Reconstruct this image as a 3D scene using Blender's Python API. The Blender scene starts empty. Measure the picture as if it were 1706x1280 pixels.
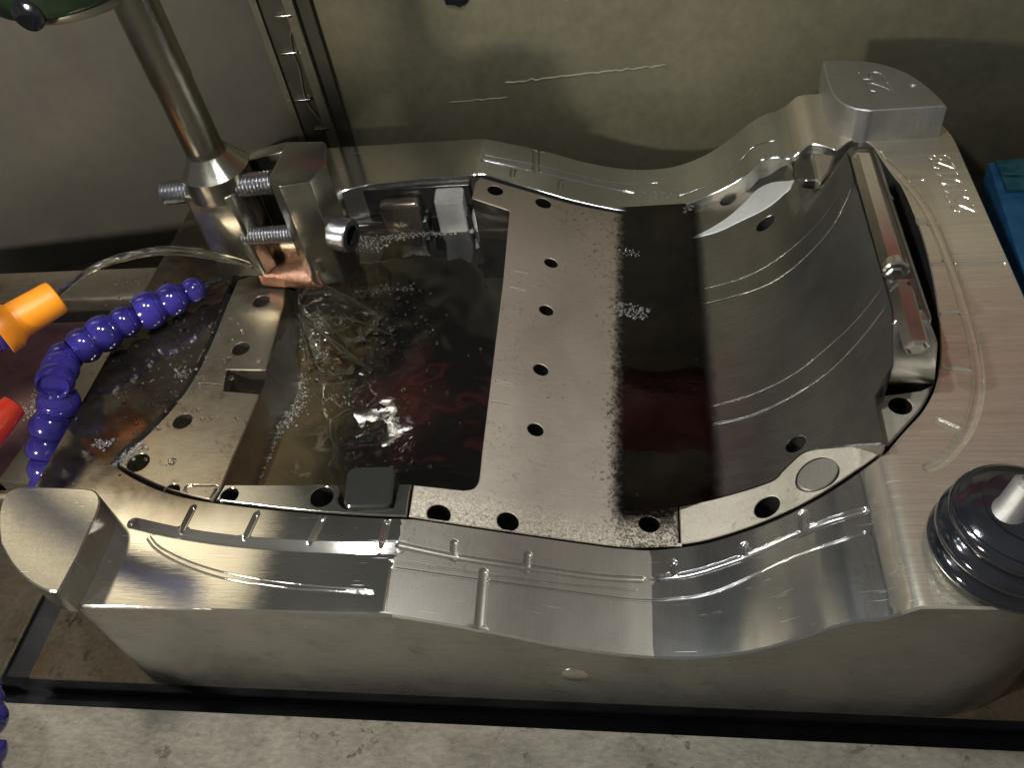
import bpy, bmesh, math, random
import numpy as np
from mathutils import Vector, Matrix, noise
from mathutils.geometry import delaunay_2d_cdt
random.seed(7); rng = np.random.default_rng(7)
S = bpy.context.scene
COL = S.collection

# ------------------------------------------------------------------ camera, world, lamps, exposure
RC = np.array([[0.98739242, 0.09435269, -0.12709748], [-0.01516473, -0.74285485, -0.66928074], [-0.15756342, 0.66277013, -0.73205842]])
CAM = np.array([0.8665988, -3.6452357, 4.0263213]); FOC = 1440.0
cd = bpy.data.cameras.new('camera'); cam = bpy.data.objects.new('camera', cd); COL.objects.link(cam); S.camera = cam
mr = Matrix((RC[0], -RC[1], -RC[2])).transposed().to_4x4(); mr.translation = Vector(CAM); cam.matrix_world = mr
cd.sensor_width = 36; cd.lens = FOC / 1706 * 36; cd.clip_start = 0.01; cd.clip_end = 200
W = bpy.data.worlds.new('World'); S.world = W; W.use_nodes = True
W.node_tree.nodes['Background'].inputs[0].default_value = (1.0, 0.985, 0.95, 1); W.node_tree.nodes['Background'].inputs[1].default_value = 0.13

def lamp(name, loc, target, power, size, color, shape='DISK', size_y=None):
    l = bpy.data.lights.new(name, 'AREA'); l.energy = power; l.shape = shape; l.size = size; l.color = color
    if size_y: l.size_y = size_y
    o = bpy.data.objects.new(name, l); COL.objects.link(o); o.location = loc
    o.rotation_euler = (Vector(target) - Vector(loc)).to_track_quat('-Z', 'Y').to_euler(); return o
lamp('work_lamp', (-2.35, -0.95, 5.0), (-0.3, 0, 0), 150, 0.28, (0.93, 0.96, 1.0))
lamp('work_lamp', (-0.2, -0.82, 5.0), (0.3, 0, 0), 132, 0.26, (0.93, 0.96, 1.0))
lamp('room_lamp', (-5.0, -5.4, 2.5), (0.4, 2.5, -0.2), 290, 0.7, (1.0, 0.95, 0.84))
lamp('cover_fill_lamp', (-8.5, -3.0, 8.6), (-8.2, 3.4, 7.2), 330, 1.0, (1.0, 0.97, 0.91)).data.spread = math.radians(75)  # added lamp, brightens the machine cover that the steel mirrors
S.view_settings.view_transform = 'Standard'; S.view_settings.look = 'None'; S.view_settings.exposure = 0.28; S.view_settings.gamma = 1.0

# ------------------------------------------------------------------ picture -> place
def ray(px, py): return RC.T @ np.array([(px - 853) / FOC, (py - 640) / FOC, 1.0])
def PZ(px, py, z=0.0):
    d = ray(px, py); return CAM + d * ((z - CAM[2]) / d[2])
def PY(px, py, y):
    d = ray(px, py); return CAM + d * ((y - CAM[1]) / d[1])
def PX(px, py, x):
    d = ray(px, py); return CAM + d * ((x - CAM[0]) / d[0])
def PS(px, py, zf):
    d = ray(px, py); zz = np.linspace(1.2, -1.3, 126); t = (zz - CAM[2]) / d[2]
    X = CAM[0] + d[0] * t; Y = CAM[1] + d[1] * t; g = zz - zf(X, Y)
    i = np.argmax(g <= 0) if (g <= 0).any() else len(g) - 1
    i = max(i, 1); a = g[i-1] / (g[i-1] - g[i] + 1e-12); z = zz[i-1] + a * (zz[i] - zz[i-1])
    return CAM + d * ((z - CAM[2]) / d[2])
def smooth(pts, step=6.0, closed=False):
    P = [np.array(p, float) for p in pts]; out = []; n = len(P)
    for i in range(n if closed else n - 1):
        p1, p2 = P[i], P[(i+1) % n]
        p0 = P[(i-1) % n] if (closed or i > 0) else 2 * p1 - p2
        p3 = P[(i+2) % n] if (closed or i < n - 2) else 2 * p2 - p1
        k = max(1, int(np.linalg.norm(p2 - p1) / step))
        for j in range(k):
            t = j / k
            out.append(0.5 * (2*p1 + (p2-p0)*t + (2*p0-5*p1+4*p2-p3)*t*t + (3*p1-p0-3*p2+p3)*t**3))
    if not closed: out.append(P[-1])
    return out
def lines(pts, step=8.0, closed=False):
    P = [np.array(p, float) for p in pts]; out = []; n = len(P)
    for i in range(n if closed else n - 1):
        p, q = P[i], P[(i+1) % n]; k = max(1, int(np.linalg.norm(q - p) / step))
        out += [p + (q - p) * j / k for j in range(k)]
    if not closed: out.append(P[-1])
    return out
def onto(pts, zf): return np.array([PS(p[0], p[1], zf)[:2] for p in pts])
def rounded(poly, r, n=6):
    P = [np.array(p, float) for p in poly]; out = []; N = len(P)
    for i in range(N):
        a, b, c = P[i-1], P[i], P[(i+1) % N]; ri = r[i] if isinstance(r, (list, tuple)) else r
        if ri <= 0: out.append(b); continue
        u = a - b; v = c - b; lu, lv = np.linalg.norm(u), np.linalg.norm(v); u /= lu; v /= lv
        ang = math.acos(np.clip(u.dot(v), -1, 1)); d = min(ri / math.tan(ang/2), lu*0.49, lv*0.49); rr = d * math.tan(ang/2)
        cen = b + (u+v) / np.linalg.norm(u+v) * rr / math.sin(ang/2)
        a0 = b + u*d - cen; a1 = b + v*d - cen
        th0 = math.atan2(a0[1], a0[0]); dth = (math.atan2(a1[1], a1[0]) - th0 + math.pi) % (2*math.pi) - math.pi
        for k in range(n + 1):
            t = th0 + dth*k/n; out.append(cen + rr*np.array([math.cos(t), math.sin(t)]))
    return np.array(out)
def circle(c, r, n=28, sx=1.0): return np.array([[c[0] + r*sx*math.cos(2*math.pi*k/n), c[1] + r*math.sin(2*math.pi*k/n)] for k in range(n)])
def inpoly(P, poly):
    x, y = P[:, 0], P[:, 1]; r = np.zeros(len(P), bool); a = poly; b = np.roll(poly, -1, 0)
    for (x1, y1), (x2, y2) in zip(a, b):
        if y1 == y2: continue
        c = (y1 > y) != (y2 > y); r ^= c & (x < (x2-x1)*(y-y1)/(y2-y1) + x1)
    return r
def dist_path(X, Y, path):
    d = np.full(X.shape, 1e9)
    for p, q in zip(path[:-1], path[1:]):
        v = q - p; L = v.dot(v) + 1e-12
        t = np.clip(((X-p[0])*v[0] + (Y-p[1])*v[1]) / L, 0, 1)
        d = np.minimum(d, np.hypot(X-p[0]-t*v[0], Y-p[1]-t*v[1]))
    return d
def side_path(X, Y, path):
    d = np.full(X.shape, 1e9); sg = np.zeros(X.shape)
    for p, q in zip(path[:-1], path[1:]):
        v = q - p; L = v.dot(v) + 1e-12; t = np.clip(((X-p[0])*v[0] + (Y-p[1])*v[1]) / L, 0, 1); e = np.hypot(X-p[0]-t*v[0], Y-p[1]-t*v[1]); m = e < d
        d = np.where(m, e, d); sg = np.where(m, np.sign(v[0]*(Y-p[1]) - v[1]*(X-p[0])), sg)
    return sg
def area(p): return 0.5*np.sum(p[:, 0]*np.roll(p[:, 1], -1) - np.roll(p[:, 0], -1)*p[:, 1])
def inset(loop, c):            # offset to the left side of travel
    a = loop - np.roll(loop, 1, 0); b = np.roll(loop, -1, 0) - loop
    a /= np.linalg.norm(a, axis=1)[:, None] + 1e-12; b /= np.linalg.norm(b, axis=1)[:, None] + 1e-12
    na = np.stack([-a[:, 1], a[:, 0]], 1); nb = np.stack([-b[:, 1], b[:, 0]], 1); m = na + nb
    m /= np.maximum((m*m).sum(1), 0.35)[:, None] / 2 + 1e-12
    mm = m; return loop + mm*c, m/(np.linalg.norm(m, axis=1)[:, None]+1e-12)
def pchip(xk, yk):
    xk, yk = np.array(xk, float), np.array(yk, float); h = np.diff(xk); s = np.diff(yk)/h; m = np.zeros(len(xk)); m[0], m[-1] = s[0], s[-1]
    for i in range(1, len(xk)-1):
        if s[i-1]*s[i] > 0: w1, w2 = 2*h[i]+h[i-1], h[i]+2*h[i-1]; m[i] = (w1+w2)/(w1/s[i-1]+w2/s[i])
    def f(x):
        x = np.clip(np.asarray(x, float), xk[0], xk[-1]); i = np.clip(np.searchsorted(xk, x, side='right')-1, 0, len(h)-1); t = (x-xk[i])/h[i]
        return yk[i]*(1+2*t)*(1-t)**2 + h[i]*m[i]*t*(1-t)**2 + yk[i+1]*t*t*(3-2*t) + h[i]*m[i+1]*t*t*(t-1)
    return f
def sstep(a, b, x): t = np.clip((x-a)/(b-a), 0, 1); return t*t*(3-2*t)

# ------------------------------------------------------------------ object helpers
def link(o, parent=None):
    COL.objects.link(o)
    if parent is not None: o.parent = parent
    return o
def tag(o, label=None, cat=None, group=None, kind=None):
    for k, v in (('label', label), ('category', cat), ('group', group), ('kind', kind)):
        if v: o[k] = v
    return o
def empty(name, loc=(0, 0, 0)):
    o = bpy.data.objects.new(name, None); o.empty_display_size = 0.1; o.location = loc; return link(o)
def mesh_obj(name, V, F, mats, parent=None, normals=None, mi=None, angle=35, loc=None):
    me = bpy.data.meshes.new(name); me.from_pydata([tuple(map(float, v)) for v in V], [], F)
    for m in (mats if isinstance(mats, (list, tuple)) else [mats]): me.materials.append(m)
    if mi is not None: me.polygons.foreach_set('material_index', np.array(mi, dtype=np.int32))
    me.polygons.foreach_set('use_smooth', np.ones(len(me.polygons), bool)); me.update()
    if normals is not None: me.normals_split_custom_set_from_vertices([tuple(map(float, n)) for n in normals])
    elif angle is not None: me.set_sharp_from_angle(angle=math.radians(angle))
    o = bpy.data.objects.new(name, me)
    if loc: o.location = loc
    return link(o, parent)
def bm_obj(name, bm, mat, parent=None, angle=35):
    me = bpy.data.meshes.new(name); bm.to_mesh(me); bm.free()
    for m in (mat if isinstance(mat, (list, tuple)) else [mat]): me.materials.append(m)
    me.polygons.foreach_set('use_smooth', np.ones(len(me.polygons), bool)); me.update(); me.set_sharp_from_angle(angle=math.radians(angle))
    return link(bpy.data.objects.new(name, me), parent)
def frame(axis, up=(0, 0, 1)):
    w = Vector(axis).normalized(); u = Vector(up)
    if abs(w.dot(u)) > 0.98: u = Vector((1, 0, 0))
    x = u.cross(w).normalized(); y = w.cross(x); return np.array([x, y, w]).T
def lathe(prof, p0, axis, n=32, cap=True):       # prof: list of (distance along the axis, radius)
    M = frame(axis); V = []; F = []
    for (h, r) in prof:
        for k in range(n):
            a = 2*math.pi*k/n; V.append(np.array(p0) + M @ np.array([r*math.cos(a), r*math.sin(a), h]))
    for i in range(len(prof)-1):
        for k in range(n): F.append((i*n+k, i*n+(k+1) % n, (i+1)*n+(k+1) % n, (i+1)*n+k))
    if cap:
        F.append(tuple(range(n-1, -1, -1))); F.append(tuple((len(prof)-1)*n+k for k in range(n)))
    return V, F
def merge(parts):
    V = []; F = []
    for v, f in parts:
        b = len(V); V += list(v); F += [tuple(i+b for i in q) for q in f]
    return V, F
def tube(path, r, n=10):
    P = [np.array(p, float) for p in path]; V = []; F = []
    R = r if hasattr(r, '__len__') else [r]*len(P); ref = np.array([0.13, 0.21, 0.97])
    for i, p in enumerate(P):
        t = P[min(i+1, len(P)-1)] - P[max(i-1, 0)]; t /= np.linalg.norm(t)+1e-12
        x = np.cross(ref, t); x /= np.linalg.norm(x)+1e-12; y = np.cross(t, x)
        for k in range(n): a = 2*math.pi*k/n; V.append(p + R[i]*(x*math.cos(a)+y*math.sin(a)))
    for i in range(len(P)-1):
        for k in range(n): F.append((i*n+k, i*n+(k+1) % n, (i+1)*n+(k+1) % n, (i+1)*n+k))
    F.append(tuple(range(n-1, -1, -1))); F.append(tuple((len(P)-1)*n+k for k in range(n)))
    return V, F
def box_bm(lo, hi, bev=0.01, seg=2, bm=None):
    b = bmesh.new(); r = bmesh.ops.create_cube(b, size=1)
    for v in b.verts: v.co = Vector([lo[i] + (v.co[i]+0.5)*(hi[i]-lo[i]) for i in range(3)])
    if bev: bmesh.ops.bevel(b, geom=b.edges[:], offset=bev, segments=seg, affect='EDGES', profile=0.5)
    return b
def prism_bm(poly, z0, z1, bev=0.01, seg=2, M=None):
    b = bmesh.new(); vs = [b.verts.new((p[0], p[1], z0)) for p in poly]; f = b.faces.new(vs)
    if area(np.array([p[:2] for p in poly])) > 0: f.normal_flip()
    r = bmesh.ops.extrude_face_region(b, geom=[f]); 
    for g in r['geom']:
        if isinstance(g, bmesh.types.BMVert): g.co.z = z1
    bmesh.ops.recalc_face_normals(b, faces=b.faces[:])
    if bev: bmesh.ops.bevel(b, geom=[e for e in b.edges if e.calc_face_angle(0) > 0.6], offset=bev, segments=seg, affect='EDGES', profile=0.5)
    if M is not None: bmesh.ops.transform(b, matrix=M, verts=b.verts[:])
    return b

def patch(name, outer, holes, zf, mats, parent, depth=0.3, hole_depth=None, chamfer=0.006, spacing=0.06, rows=(), creases=(), matfun=None, zbot=None, bottom=False, wall_mat=0, extra=None, ch_holes=0.004):
    """a machined surface z=zf(x,y) inside `outer` minus `holes`, chamfered edge strips and vertical walls below every edge"""
    loops = []
    o = np.array(outer, float); o = o if area(o) > 0 else o[::-1]; loops.append((o, chamfer, zbot if zbot is not None else None, depth))
    for i, h in enumerate(holes):
        h = np.array(h, float); h = h if area(h) < 0 else h[::-1]
        hd = hole_depth[i] if isinstance(hole_depth, (list, tuple)) else (hole_depth if hole_depth is not None else depth)
        loops.append((h, ch_holes if i or len(holes) > 1 else ch_holes, None, hd))
    vin = []; E = []; ins = []; nrm = []
    for (l, c, zb, d) in loops:
        il, nn = inset(l, c); b = len(vin); vin += [tuple(p) for p in il]; E += [(b+k, b+(k+1) % len(l)) for k in range(len(l))]; ins.append(il); nrm.append(nn)
    lo, hi = ins[0].min(0), ins[0].max(0)
    gx, gy = np.meshgrid(np.arange(lo[0], hi[0], spacing), np.arange(lo[1], hi[1], spacing)); G = np.stack([gx.ravel(), gy.ravel()], 1)
    for c in creases:
        yy = np.arange(lo[1], hi[1], spacing)
        for dx in (-0.012, 0, 0.012): G = np.vstack([G, np.stack([np.full(len(yy), c+dx), yy], 1)])
    R = []
    for (path, w, d, shape) in rows:
        P = np.array(path); L = np.concatenate([[0], np.cumsum(np.linalg.norm(np.diff(P, axis=0), axis=1))])
        s = np.linspace(0, L[-1], max(3, int(L[-1]/max(w*0.8, 0.011)))); C = np.stack([np.interp(s, L, P[:, 0]), np.interp(s, L, P[:, 1])], 1)
        T = np.gradient(C, axis=0); T /= np.linalg.norm(T, axis=1)[:, None]+1e-9; N = np.stack([-T[:, 1], T[:, 0]], 1)
        q = 1+0.0025/w; q2 = 1+0.010/w
        for u in (-q2, -q, -0.95, -0.7, -0.35, 0, 0.35, 0.7, 0.95, q, q2): R.append(C+N*w*u)
        for a in np.linspace(-1.3, 1.3, 7):
            for q_, sg in ((0, -1), (-1, 1)):
                for rr_ in (0.9*w, w+0.0025, w+0.010): R.append((C[q_] + rr_*(math.cos(a)*sg*T[q_] + math.sin(a)*N[q_]))[None])
    if rows:
        RR = np.vstack(R); GK = np.ones(len(G), bool)
        for (path, w, d, shape) in rows: GK &= dist_path(G[:, 0], G[:, 1], np.array(path)) > w + 0.016
        G = np.vstack([G[GK], RR])
    if extra is not None: G = np.vstack([G, extra])
    keep = inpoly(G, ins[0])
    for il in ins[1:]: keep &= ~inpoly(G, il)
    G = G[keep]
    if len(G):
        dm = np.full(len(G), 1e9)
        for il in ins: dm = np.minimum(dm, dist_path(G[:, 0], G[:, 1], np.vstack([il, il[:1]])))
        G = G[dm > min(0.012, spacing*0.3)]
    G = np.unique(np.round(G, 4), axis=0)
    res = delaunay_2d_cdt([Vector((float(p[0]), float(p[1]))) for p in vin] + [Vector((float(p[0]), float(p[1]))) for p in G], E, [], 0, 1e-6)
    P2 = np.array([tuple(v) for v in res[0]]); T = np.array([f for f in res[2] if len(f) == 3])
    cen = P2[T].mean(1); k = inpoly(cen, ins[0])
    for il in ins[1:]: k &= ~inpoly(cen, il)
    T = T[k]; cen = cen[k]
    ar = 0.5*np.abs(np.cross(P2[T[:, 1]]-P2[T[:, 0]], P2[T[:, 2]]-P2[T[:, 0]])); T = T[ar > 1e-9]; cen = cen[ar > 1e-9]
    depthf = lambda X, Y: zf(X, Y)
    def full(X, Y):
        z = zf(X, Y); g = np.zeros_like(z)
        for (path, w, d, shape) in rows:
            p = np.array(path); sel = (X > p[:, 0].min()-w) & (X < p[:, 0].max()+w) & (Y > p[:, 1].min()-w) & (Y < p[:, 1].max()+w)
            if not sel.any(): continue
            u = dist_path(X[sel], Y[sel], p)/w
            if shape == 'A': us = u*side_path(X[sel], Y[sel], p); q = np.where(u < 1, np.minimum((1-us)/1.75, (1+us)*4), 0)*d; g[sel] = np.maximum(g[sel], np.clip(q, 0, d)); continue
            q = np.where(u < 1, (np.sqrt(np.clip(1-u*u, 0, 1)) if shape == 'U' else np.clip((1-u), 0, 1) if shape == 'V' else np.clip((1-u)*3, 0, 1)), 0)*d
            g[sel] = np.maximum(g[sel], q)
        return z - g
    X, Y = P2[:, 0], P2[:, 1]; Z = full(X, Y); e = 0.0010
    nx = -(full(X+e, Y)-full(X-e, Y))/(2*e); ny = -(full(X, Y+e)-full(X, Y-e))/(2*e); NN = np.stack([nx, ny, np.ones_like(nx)], 1); NN /= np.linalg.norm(NN, axis=1)[:, None]
    V = list(np.stack([X, Y, Z], 1)); NV = list(NN); F = []; MI = []
    s = np.cross(P2[T[:, 1]]-P2[T[:, 0]], P2[T[:, 2]]-P2[T[:, 0]])
    T = np.where(s[:, None] > 0, T, T[:, ::-1]); F = [tuple(map(int, t)) for t in T]
    MI = [int(i) for i in (matfun(cen[:, 0], cen[:, 1]) if matfun else np.zeros(len(T), int))]
    for li, ((l, c, zb, d), il, nn) in enumerate(zip(loops, ins, nrm)):
        n = len(l); zt = full(il[:, 0], il[:, 1]); zc = full(l[:, 0], l[:, 1]) - c*0.9; zc = np.minimum(zc, zt - c*0.5); out = -nn
        zbot_ = np.full(n, zb) if zb is not None else zc - d
        zmi = (MI and [int(i) for i in matfun(l[:, 0], l[:, 1])]) if matfun else [0]*n
        b = len(V)
        for q in range(n): V.append((il[q, 0], il[q, 1], zt[q])); NV.append(np.array([out[q, 0], out[q, 1], 1.0])/1.42)
        for q in range(n): V.append((l[q, 0], l[q, 1], zc[q])); NV.append(np.array([out[q, 0], out[q, 1], 0.95])/1.38)
        if c > 0:
            for q in range(n): F.append((b+q, b+n+q, b+n+(q+1) % n, b+(q+1) % n)); MI.append(zmi[q])
        b = len(V); a = l - np.roll(l, 1, 0); bb = np.roll(l, -1, 0) - l
        for q in range(n):           # split wall vertices so that sharp plan corners stay sharp
            w = l[(q+1) % n]-l[q]; t = np.array([w[1], -w[0]])/(np.linalg.norm(w)+1e-12)
            def vn(i):
                m = out[i]/(np.linalg.norm(out[i])+1e-12); return m if m.dot(t) > 0.85 else t
            for i, zz in ((q, zc), ((q+1) % n, zc), ((q+1) % n, zbot_), (q, zbot_)):
                V.append((l[i, 0], l[i, 1], zz[i])); nvv = vn(i); NV.append(np.array([nvv[0], nvv[1], 0.0]))
            F.append((b+3, b+2, b+1, b)); MI.append(wall_mat); b += 4
        if li > 0 and d < 0.5 and hole_depth is not None:    # floor of a blind hole
            cpt = l.mean(0); b = len(V); zf_ = zbot_.min()
            for q in range(n): V.append((l[q, 0], l[q, 1], zbot_[q])); NV.append(np.array([0, 0, 1.0]))
            V.append((cpt[0], cpt[1], zbot_.mean())); NV.append(np.array([0, 0, 1.0]))
            for q in range(n): F.append((b+(q+1) % n, b+q, b+n)); MI.append(wall_mat)
    return mesh_obj(name, V, F, mats, parent, normals=NV, mi=MI)

# ------------------------------------------------------------------ materials
class NT:
    def __init__(s, name):
        s.m = bpy.data.materials.new(name); s.m.use_nodes = True; s.t = s.m.node_tree; s.b = s.t.nodes['Principled BSDF']; s.co = s.t.nodes.new('ShaderNodeTexCoord').outputs['Object']
    def n(s, ty, **kw):
        o = s.t.nodes.new(ty)
        for k, v in kw.items(): setattr(o, k, v)
        return o
    def l(s, a, b): s.t.links.new(a, b)
    def noise(s, scale, sc=(1, 1, 1), detail=6, rough=0.6, dist=0.0, rot=0.0, off=0.0):
        m = s.n('ShaderNodeMapping'); m.inputs['Scale'].default_value = sc; m.inputs['Rotation'].default_value = (0, 0, rot); m.inputs['Location'].default_value = (off, off*0.7, off*0.3); s.l(s.co, m.inputs[0])
        t = s.n('ShaderNodeTexNoise'); t.inputs['Scale'].default_value = scale; t.inputs['Detail'].default_value = detail; t.inputs['Roughness'].default_value = rough; t.inputs['Distortion'].default_value = dist
        s.l(m.outputs[0], t.inputs[0]); return t.outputs['Fac']
    def ramp(s, fac, stops):
        r = s.n('ShaderNodeValToRGB'); e = r.color_ramp.elements
        while len(e) < len(stops): e.new(0.5)
        for el, (p, c) in zip(e, stops):
            el.position = p; el.color = (c, c, c, 1) if not hasattr(c, '__len__') else (*c, 1)
        s.l(fac, r.inputs[0]); return r.outputs[0]
    def mix(s, fac, a, b, mode='MIX'):
        x = s.n('ShaderNodeMix', data_type='RGBA', blend_type=mode)
        for sock, v in ((x.inputs[0], fac), (x.inputs[6], a), (x.inputs[7], b)):
            if hasattr(v, 'is_linked'): s.l(v, sock)
            elif hasattr(v, '__len__'): sock.default_value = (*v, 1)
            else: sock.default_value = v
        return x.outputs[2]
    def math(s, op, a, b=0.0, c=None):
        x = s.n('ShaderNodeMath', operation=op)
        for i, v in enumerate((a, b) if c is None else (a, b, c)):
            if hasattr(v, 'is_linked'): s.l(v, x.inputs[i])
            else: x.inputs[i].default_value = v
        return x.outputs[0]
    def rng(s, fac, a, b, c, d):
        x = s.n('ShaderNodeMapRange'); s.l(fac, x.inputs[0])
        for i, v in enumerate((a, b, c, d)): x.inputs[i+1].default_value = v
        return x.outputs[0]
    def xyz(s):
        x = s.n('ShaderNodeSeparateXYZ'); s.l(s.co, x.inputs[0]); return x.outputs
    def bump(s, h, strength, dist=0.01):
        b = s.n('ShaderNodeBump'); (s.l(strength, b.inputs['Strength']) if hasattr(strength, 'is_linked') else setattr(b.inputs['Strength'], 'default_value', strength)); b.inputs['Distance'].default_value = dist; s.l(h, b.inputs['Height']); s.l(b.outputs[0], s.b.inputs['Normal'])
    def put(s, **kw):
        for k, v in kw.items():
            i = s.b.inputs[k.replace('_', ' ')]
            if hasattr(v, 'is_linked'): s.l(v, i)
            elif hasattr(v, '__len__') and len(v) == 3: i.default_value = (*v, 1)
            else: i.default_value = v
        return s

def scratches(k, amount, off=0.0, dens=0.0):
    out = None
    for i, (rot, sc, fr) in enumerate(((0.35, (0.45, 34, 1), 5), (-0.5, (0.5, 40, 1), 5), (0.02, (0.12, 60, 1), 5), (0.9, (0.5, 30, 1), 6))):
        a = k.rng(k.noise(fr, sc, 2, 0.5, 0.25, rot, off+i*3.7), 0.72+dens, 0.74+dens, 0, 1); b_ = k.rng(k.noise(2.6, (1, 1, 1), 4, 0.6, 0, 0, off+i*5.1), 0.52, 0.60, 0, 1); m = k.math('MULTIPLY', a, b_); out = m if out is None else k.math('MAXIMUM', out, m)
    return k.math('MULTIPLY', out, amount)
def steel(name, c0, c1, r0, r1, metal=0.9, streak=(1.2, 30, 1), scratch=0.15, dirt=0.0, dirtcol=(0.02, 0.017, 0.012), blotch=1.5, bump=0.06, rot=0.0, dscale=26, off=0.0, rust=0.0, scr=0.0):
    k = NT(name); st = k.noise(6, streak, 5, 0.65, rot=rot, off=off); bl = k.noise(blotch, (1, 1, 1), 5, 0.6, 0.6, off=off)
    f = k.math('ADD', k.math('MULTIPLY', st, 0.55), k.math('MULTIPLY', bl, 0.45))
    col = k.mix(k.rng(f, 0.3, 0.7, 0, 1), c0, c1)
    fine = k.noise(60, streak, 3, 0.7, rot=rot, off=off+3)
    if rust: col = k.mix(k.math('MULTIPLY', k.rng(k.noise(2.3, (1, 1, 1), 8, 0.7, 1.0, off=9), 0.5, 0.75, 0, 1), rust), col, (0.16, 0.075, 0.035))
    if dirt:
        sp = k.noise(dscale, (1, 1.0, 1), 8, 0.75, 0.3, off=off+5); ms = k.noise(2.2, (1, 1, 1), 3, 0.5, off=off+2)
        d = k.math('MULTIPLY', k.rng(sp, 0.56, 0.63, 0, 1), k.rng(ms, 0.42, 0.62, 0, 1)); d = k.math('MULTIPLY', d, dirt)
        col = k.mix(d, col, dirtcol)
    rg = k.rng(k.math('ADD', k.math('MULTIPLY', fine, 0.5), k.math('MULTIPLY', bl, 0.5)), 0.35, 0.65, r0, r1)
    if scr: q = scratches(k, scr, off); col = k.mix(q, col, (0.85, 0.83, 0.78)); rg = k.math('ADD', rg, k.math('MULTIPLY', q, 0.4))
    k.put(Base_Color=col, Roughness=rg, Metallic=metal)
    if scratch:
        h = k.math('ADD', k.math('MULTIPLY', fine, 1.0), k.math('MULTIPLY', k.noise(140, (1, 1, 1), 2, 0.6), 0.3)); k.bump(h, scratch, bump*0.1)
    return k.m
def plain(name, c0, c1, r, metal=0.0, scale=3.0, bump=0.0, coat=0.0, spec=0.5, sss=0.0, off=0):
    k = NT(name); col = k.mix(k.rng(k.noise(scale, (1, 1, 1), 5, 0.6, 0.3, off=off), 0.35, 0.65, 0, 1), c0, c1); k.put(Base_Color=col, Roughness=r, Metallic=metal)
    k.b.inputs['Specular IOR Level'].default_value = spec
    if coat: k.b.inputs['Coat Weight'].default_value = coat; k.b.inputs['Coat Roughness'].default_value = 0.05
    if bump: k.bump(k.noise(scale*8, (1, 1, 1), 4, 0.6, off=off), bump, 0.02)
    return k.m

M = {}
M['land'] = steel('ground_steel', (0.42, 0.40, 0.36), (0.56, 0.535, 0.48), 0.10, 0.20, 0.95, (0.6, 40, 1), 0.10, 0.25, dscale=40)
def land_left():
    k = NT('ground_steel_wet_at_left'); st = k.noise(6, (0.6, 40, 1), 5, 0.65); bl = k.noise(1.4, (1, 1, 1), 6, 0.6, 0.6); x = k.xyz()
    f = k.math('ADD', k.math('MULTIPLY', st, 0.6), k.math('MULTIPLY', bl, 0.4)); col = k.mix(k.rng(f, 0.3, 0.7, 0, 1), (0.40, 0.38, 0.335), (0.62, 0.59, 0.52))
    lines_ = k.noise(5, (0.35, 46, 1), 2, 0.5, off=4); ln = k.math('MULTIPLY', k.rng(lines_, 0.66, 0.70, 0, 1), k.rng(k.noise(2, (1, 1, 1), 3, 0.5, off=1), 0.45, 0.6, 0, 1))
    col = k.mix(k.math('MULTIPLY', ln, 0.8), col, (0.8, 0.78, 0.74))
    wy = k.math('ADD', x[1], k.math('MULTIPLY', k.noise(1.6, (1, 1, 1), 4, 0.6, 0.5, off=6), 0.5)); wet = k.math('MULTIPLY', k.rng(wy, -0.9, -0.55, 0, 1), k.rng(x[0], 0.9, 1.2, 1, 0)); wet = k.math('MULTIPLY', wet, k.math('SUBTRACT', 1.0, k.math('MULTIPLY', k.rng(x[1], 1.6, 2.0, 0, 1), k.rng(x[0], -2.1, -1.7, 0, 1))))
    wc = k.mix(k.rng(k.noise(1.1, (1.2, 2, 1), 6, 0.65, 0.6, off=2), 0.4, 0.65, 0, 1), (0.08, 0.066, 0.05), (0.24, 0.20, 0.155)); wc = k.mix(k.math('MULTIPLY', k.rng(k.noise(2.3, (1, 1, 1), 8, 0.7, 1.0, off=9), 0.5, 0.75, 0, 1), 0.55), wc, (0.16, 0.075, 0.035))
    col = k.mix(wet, col, wc); fine = k.noise(60, (0.6, 40, 1), 3, 0.7, off=3); rr = k.rng(k.math('ADD', k.math('MULTIPLY', fine, 0.5), k.math('MULTIPLY', bl, 0.5)), 0.35, 0.65, 0.045, 0.10); rr = k.math('ADD', rr, k.rng(x[0], 1.9, 2.1, 0, 0.09))
    rr = k.math('MULTIPLY', rr, k.rng(wet, 0, 1, 1, 0.6)); q = k.math('MULTIPLY', scratches(k, 0.85, 2.0), k.rng(wet, 0, 1, 1, 0.1)); col = k.mix(q, col, (0.9, 0.88, 0.84)); rr = k.math('ADD', rr, k.math('MULTIPLY', q, 0.5)); stp = k.noise(4, (0.25, 26, 1), 4, 0.7, off=12); col = k.mix(k.rng(x[0], 1.95, 2.1, 0, 1), col, k.mix(k.rng(stp, 0.35, 0.65, 0, 1), (0.66, 0.60, 0.47), (0.84, 0.78, 0.63))); k.put(Base_Color=col, Roughness=rr, Metallic=k.rng(x[0], 1.9, 2.1, 0.93, 0.80))  # right plateau colour has a tan reflection painted in
    k.l(k.rng(x[0], 1.9, 2.1, 0.0, 0.6), k.b.inputs['Anisotropic']); cb_ = k.n('ShaderNodeCombineXYZ'); cb_.inputs[1].default_value = 1.0; k.l(cb_.outputs[0], k.b.inputs['Tangent'])
    k.bump(k.math('ADD', k.math('MULTIPLY', lines_, 0.8), k.math('MULTIPLY', k.noise(18, (0.3, 30, 1), 3, 0.6, off=3), 0.6)), k.rng(x[0], 1.9, 2.1, 0.035, 0.12), 0.006); return k.m
M['land'] = land_left()
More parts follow.
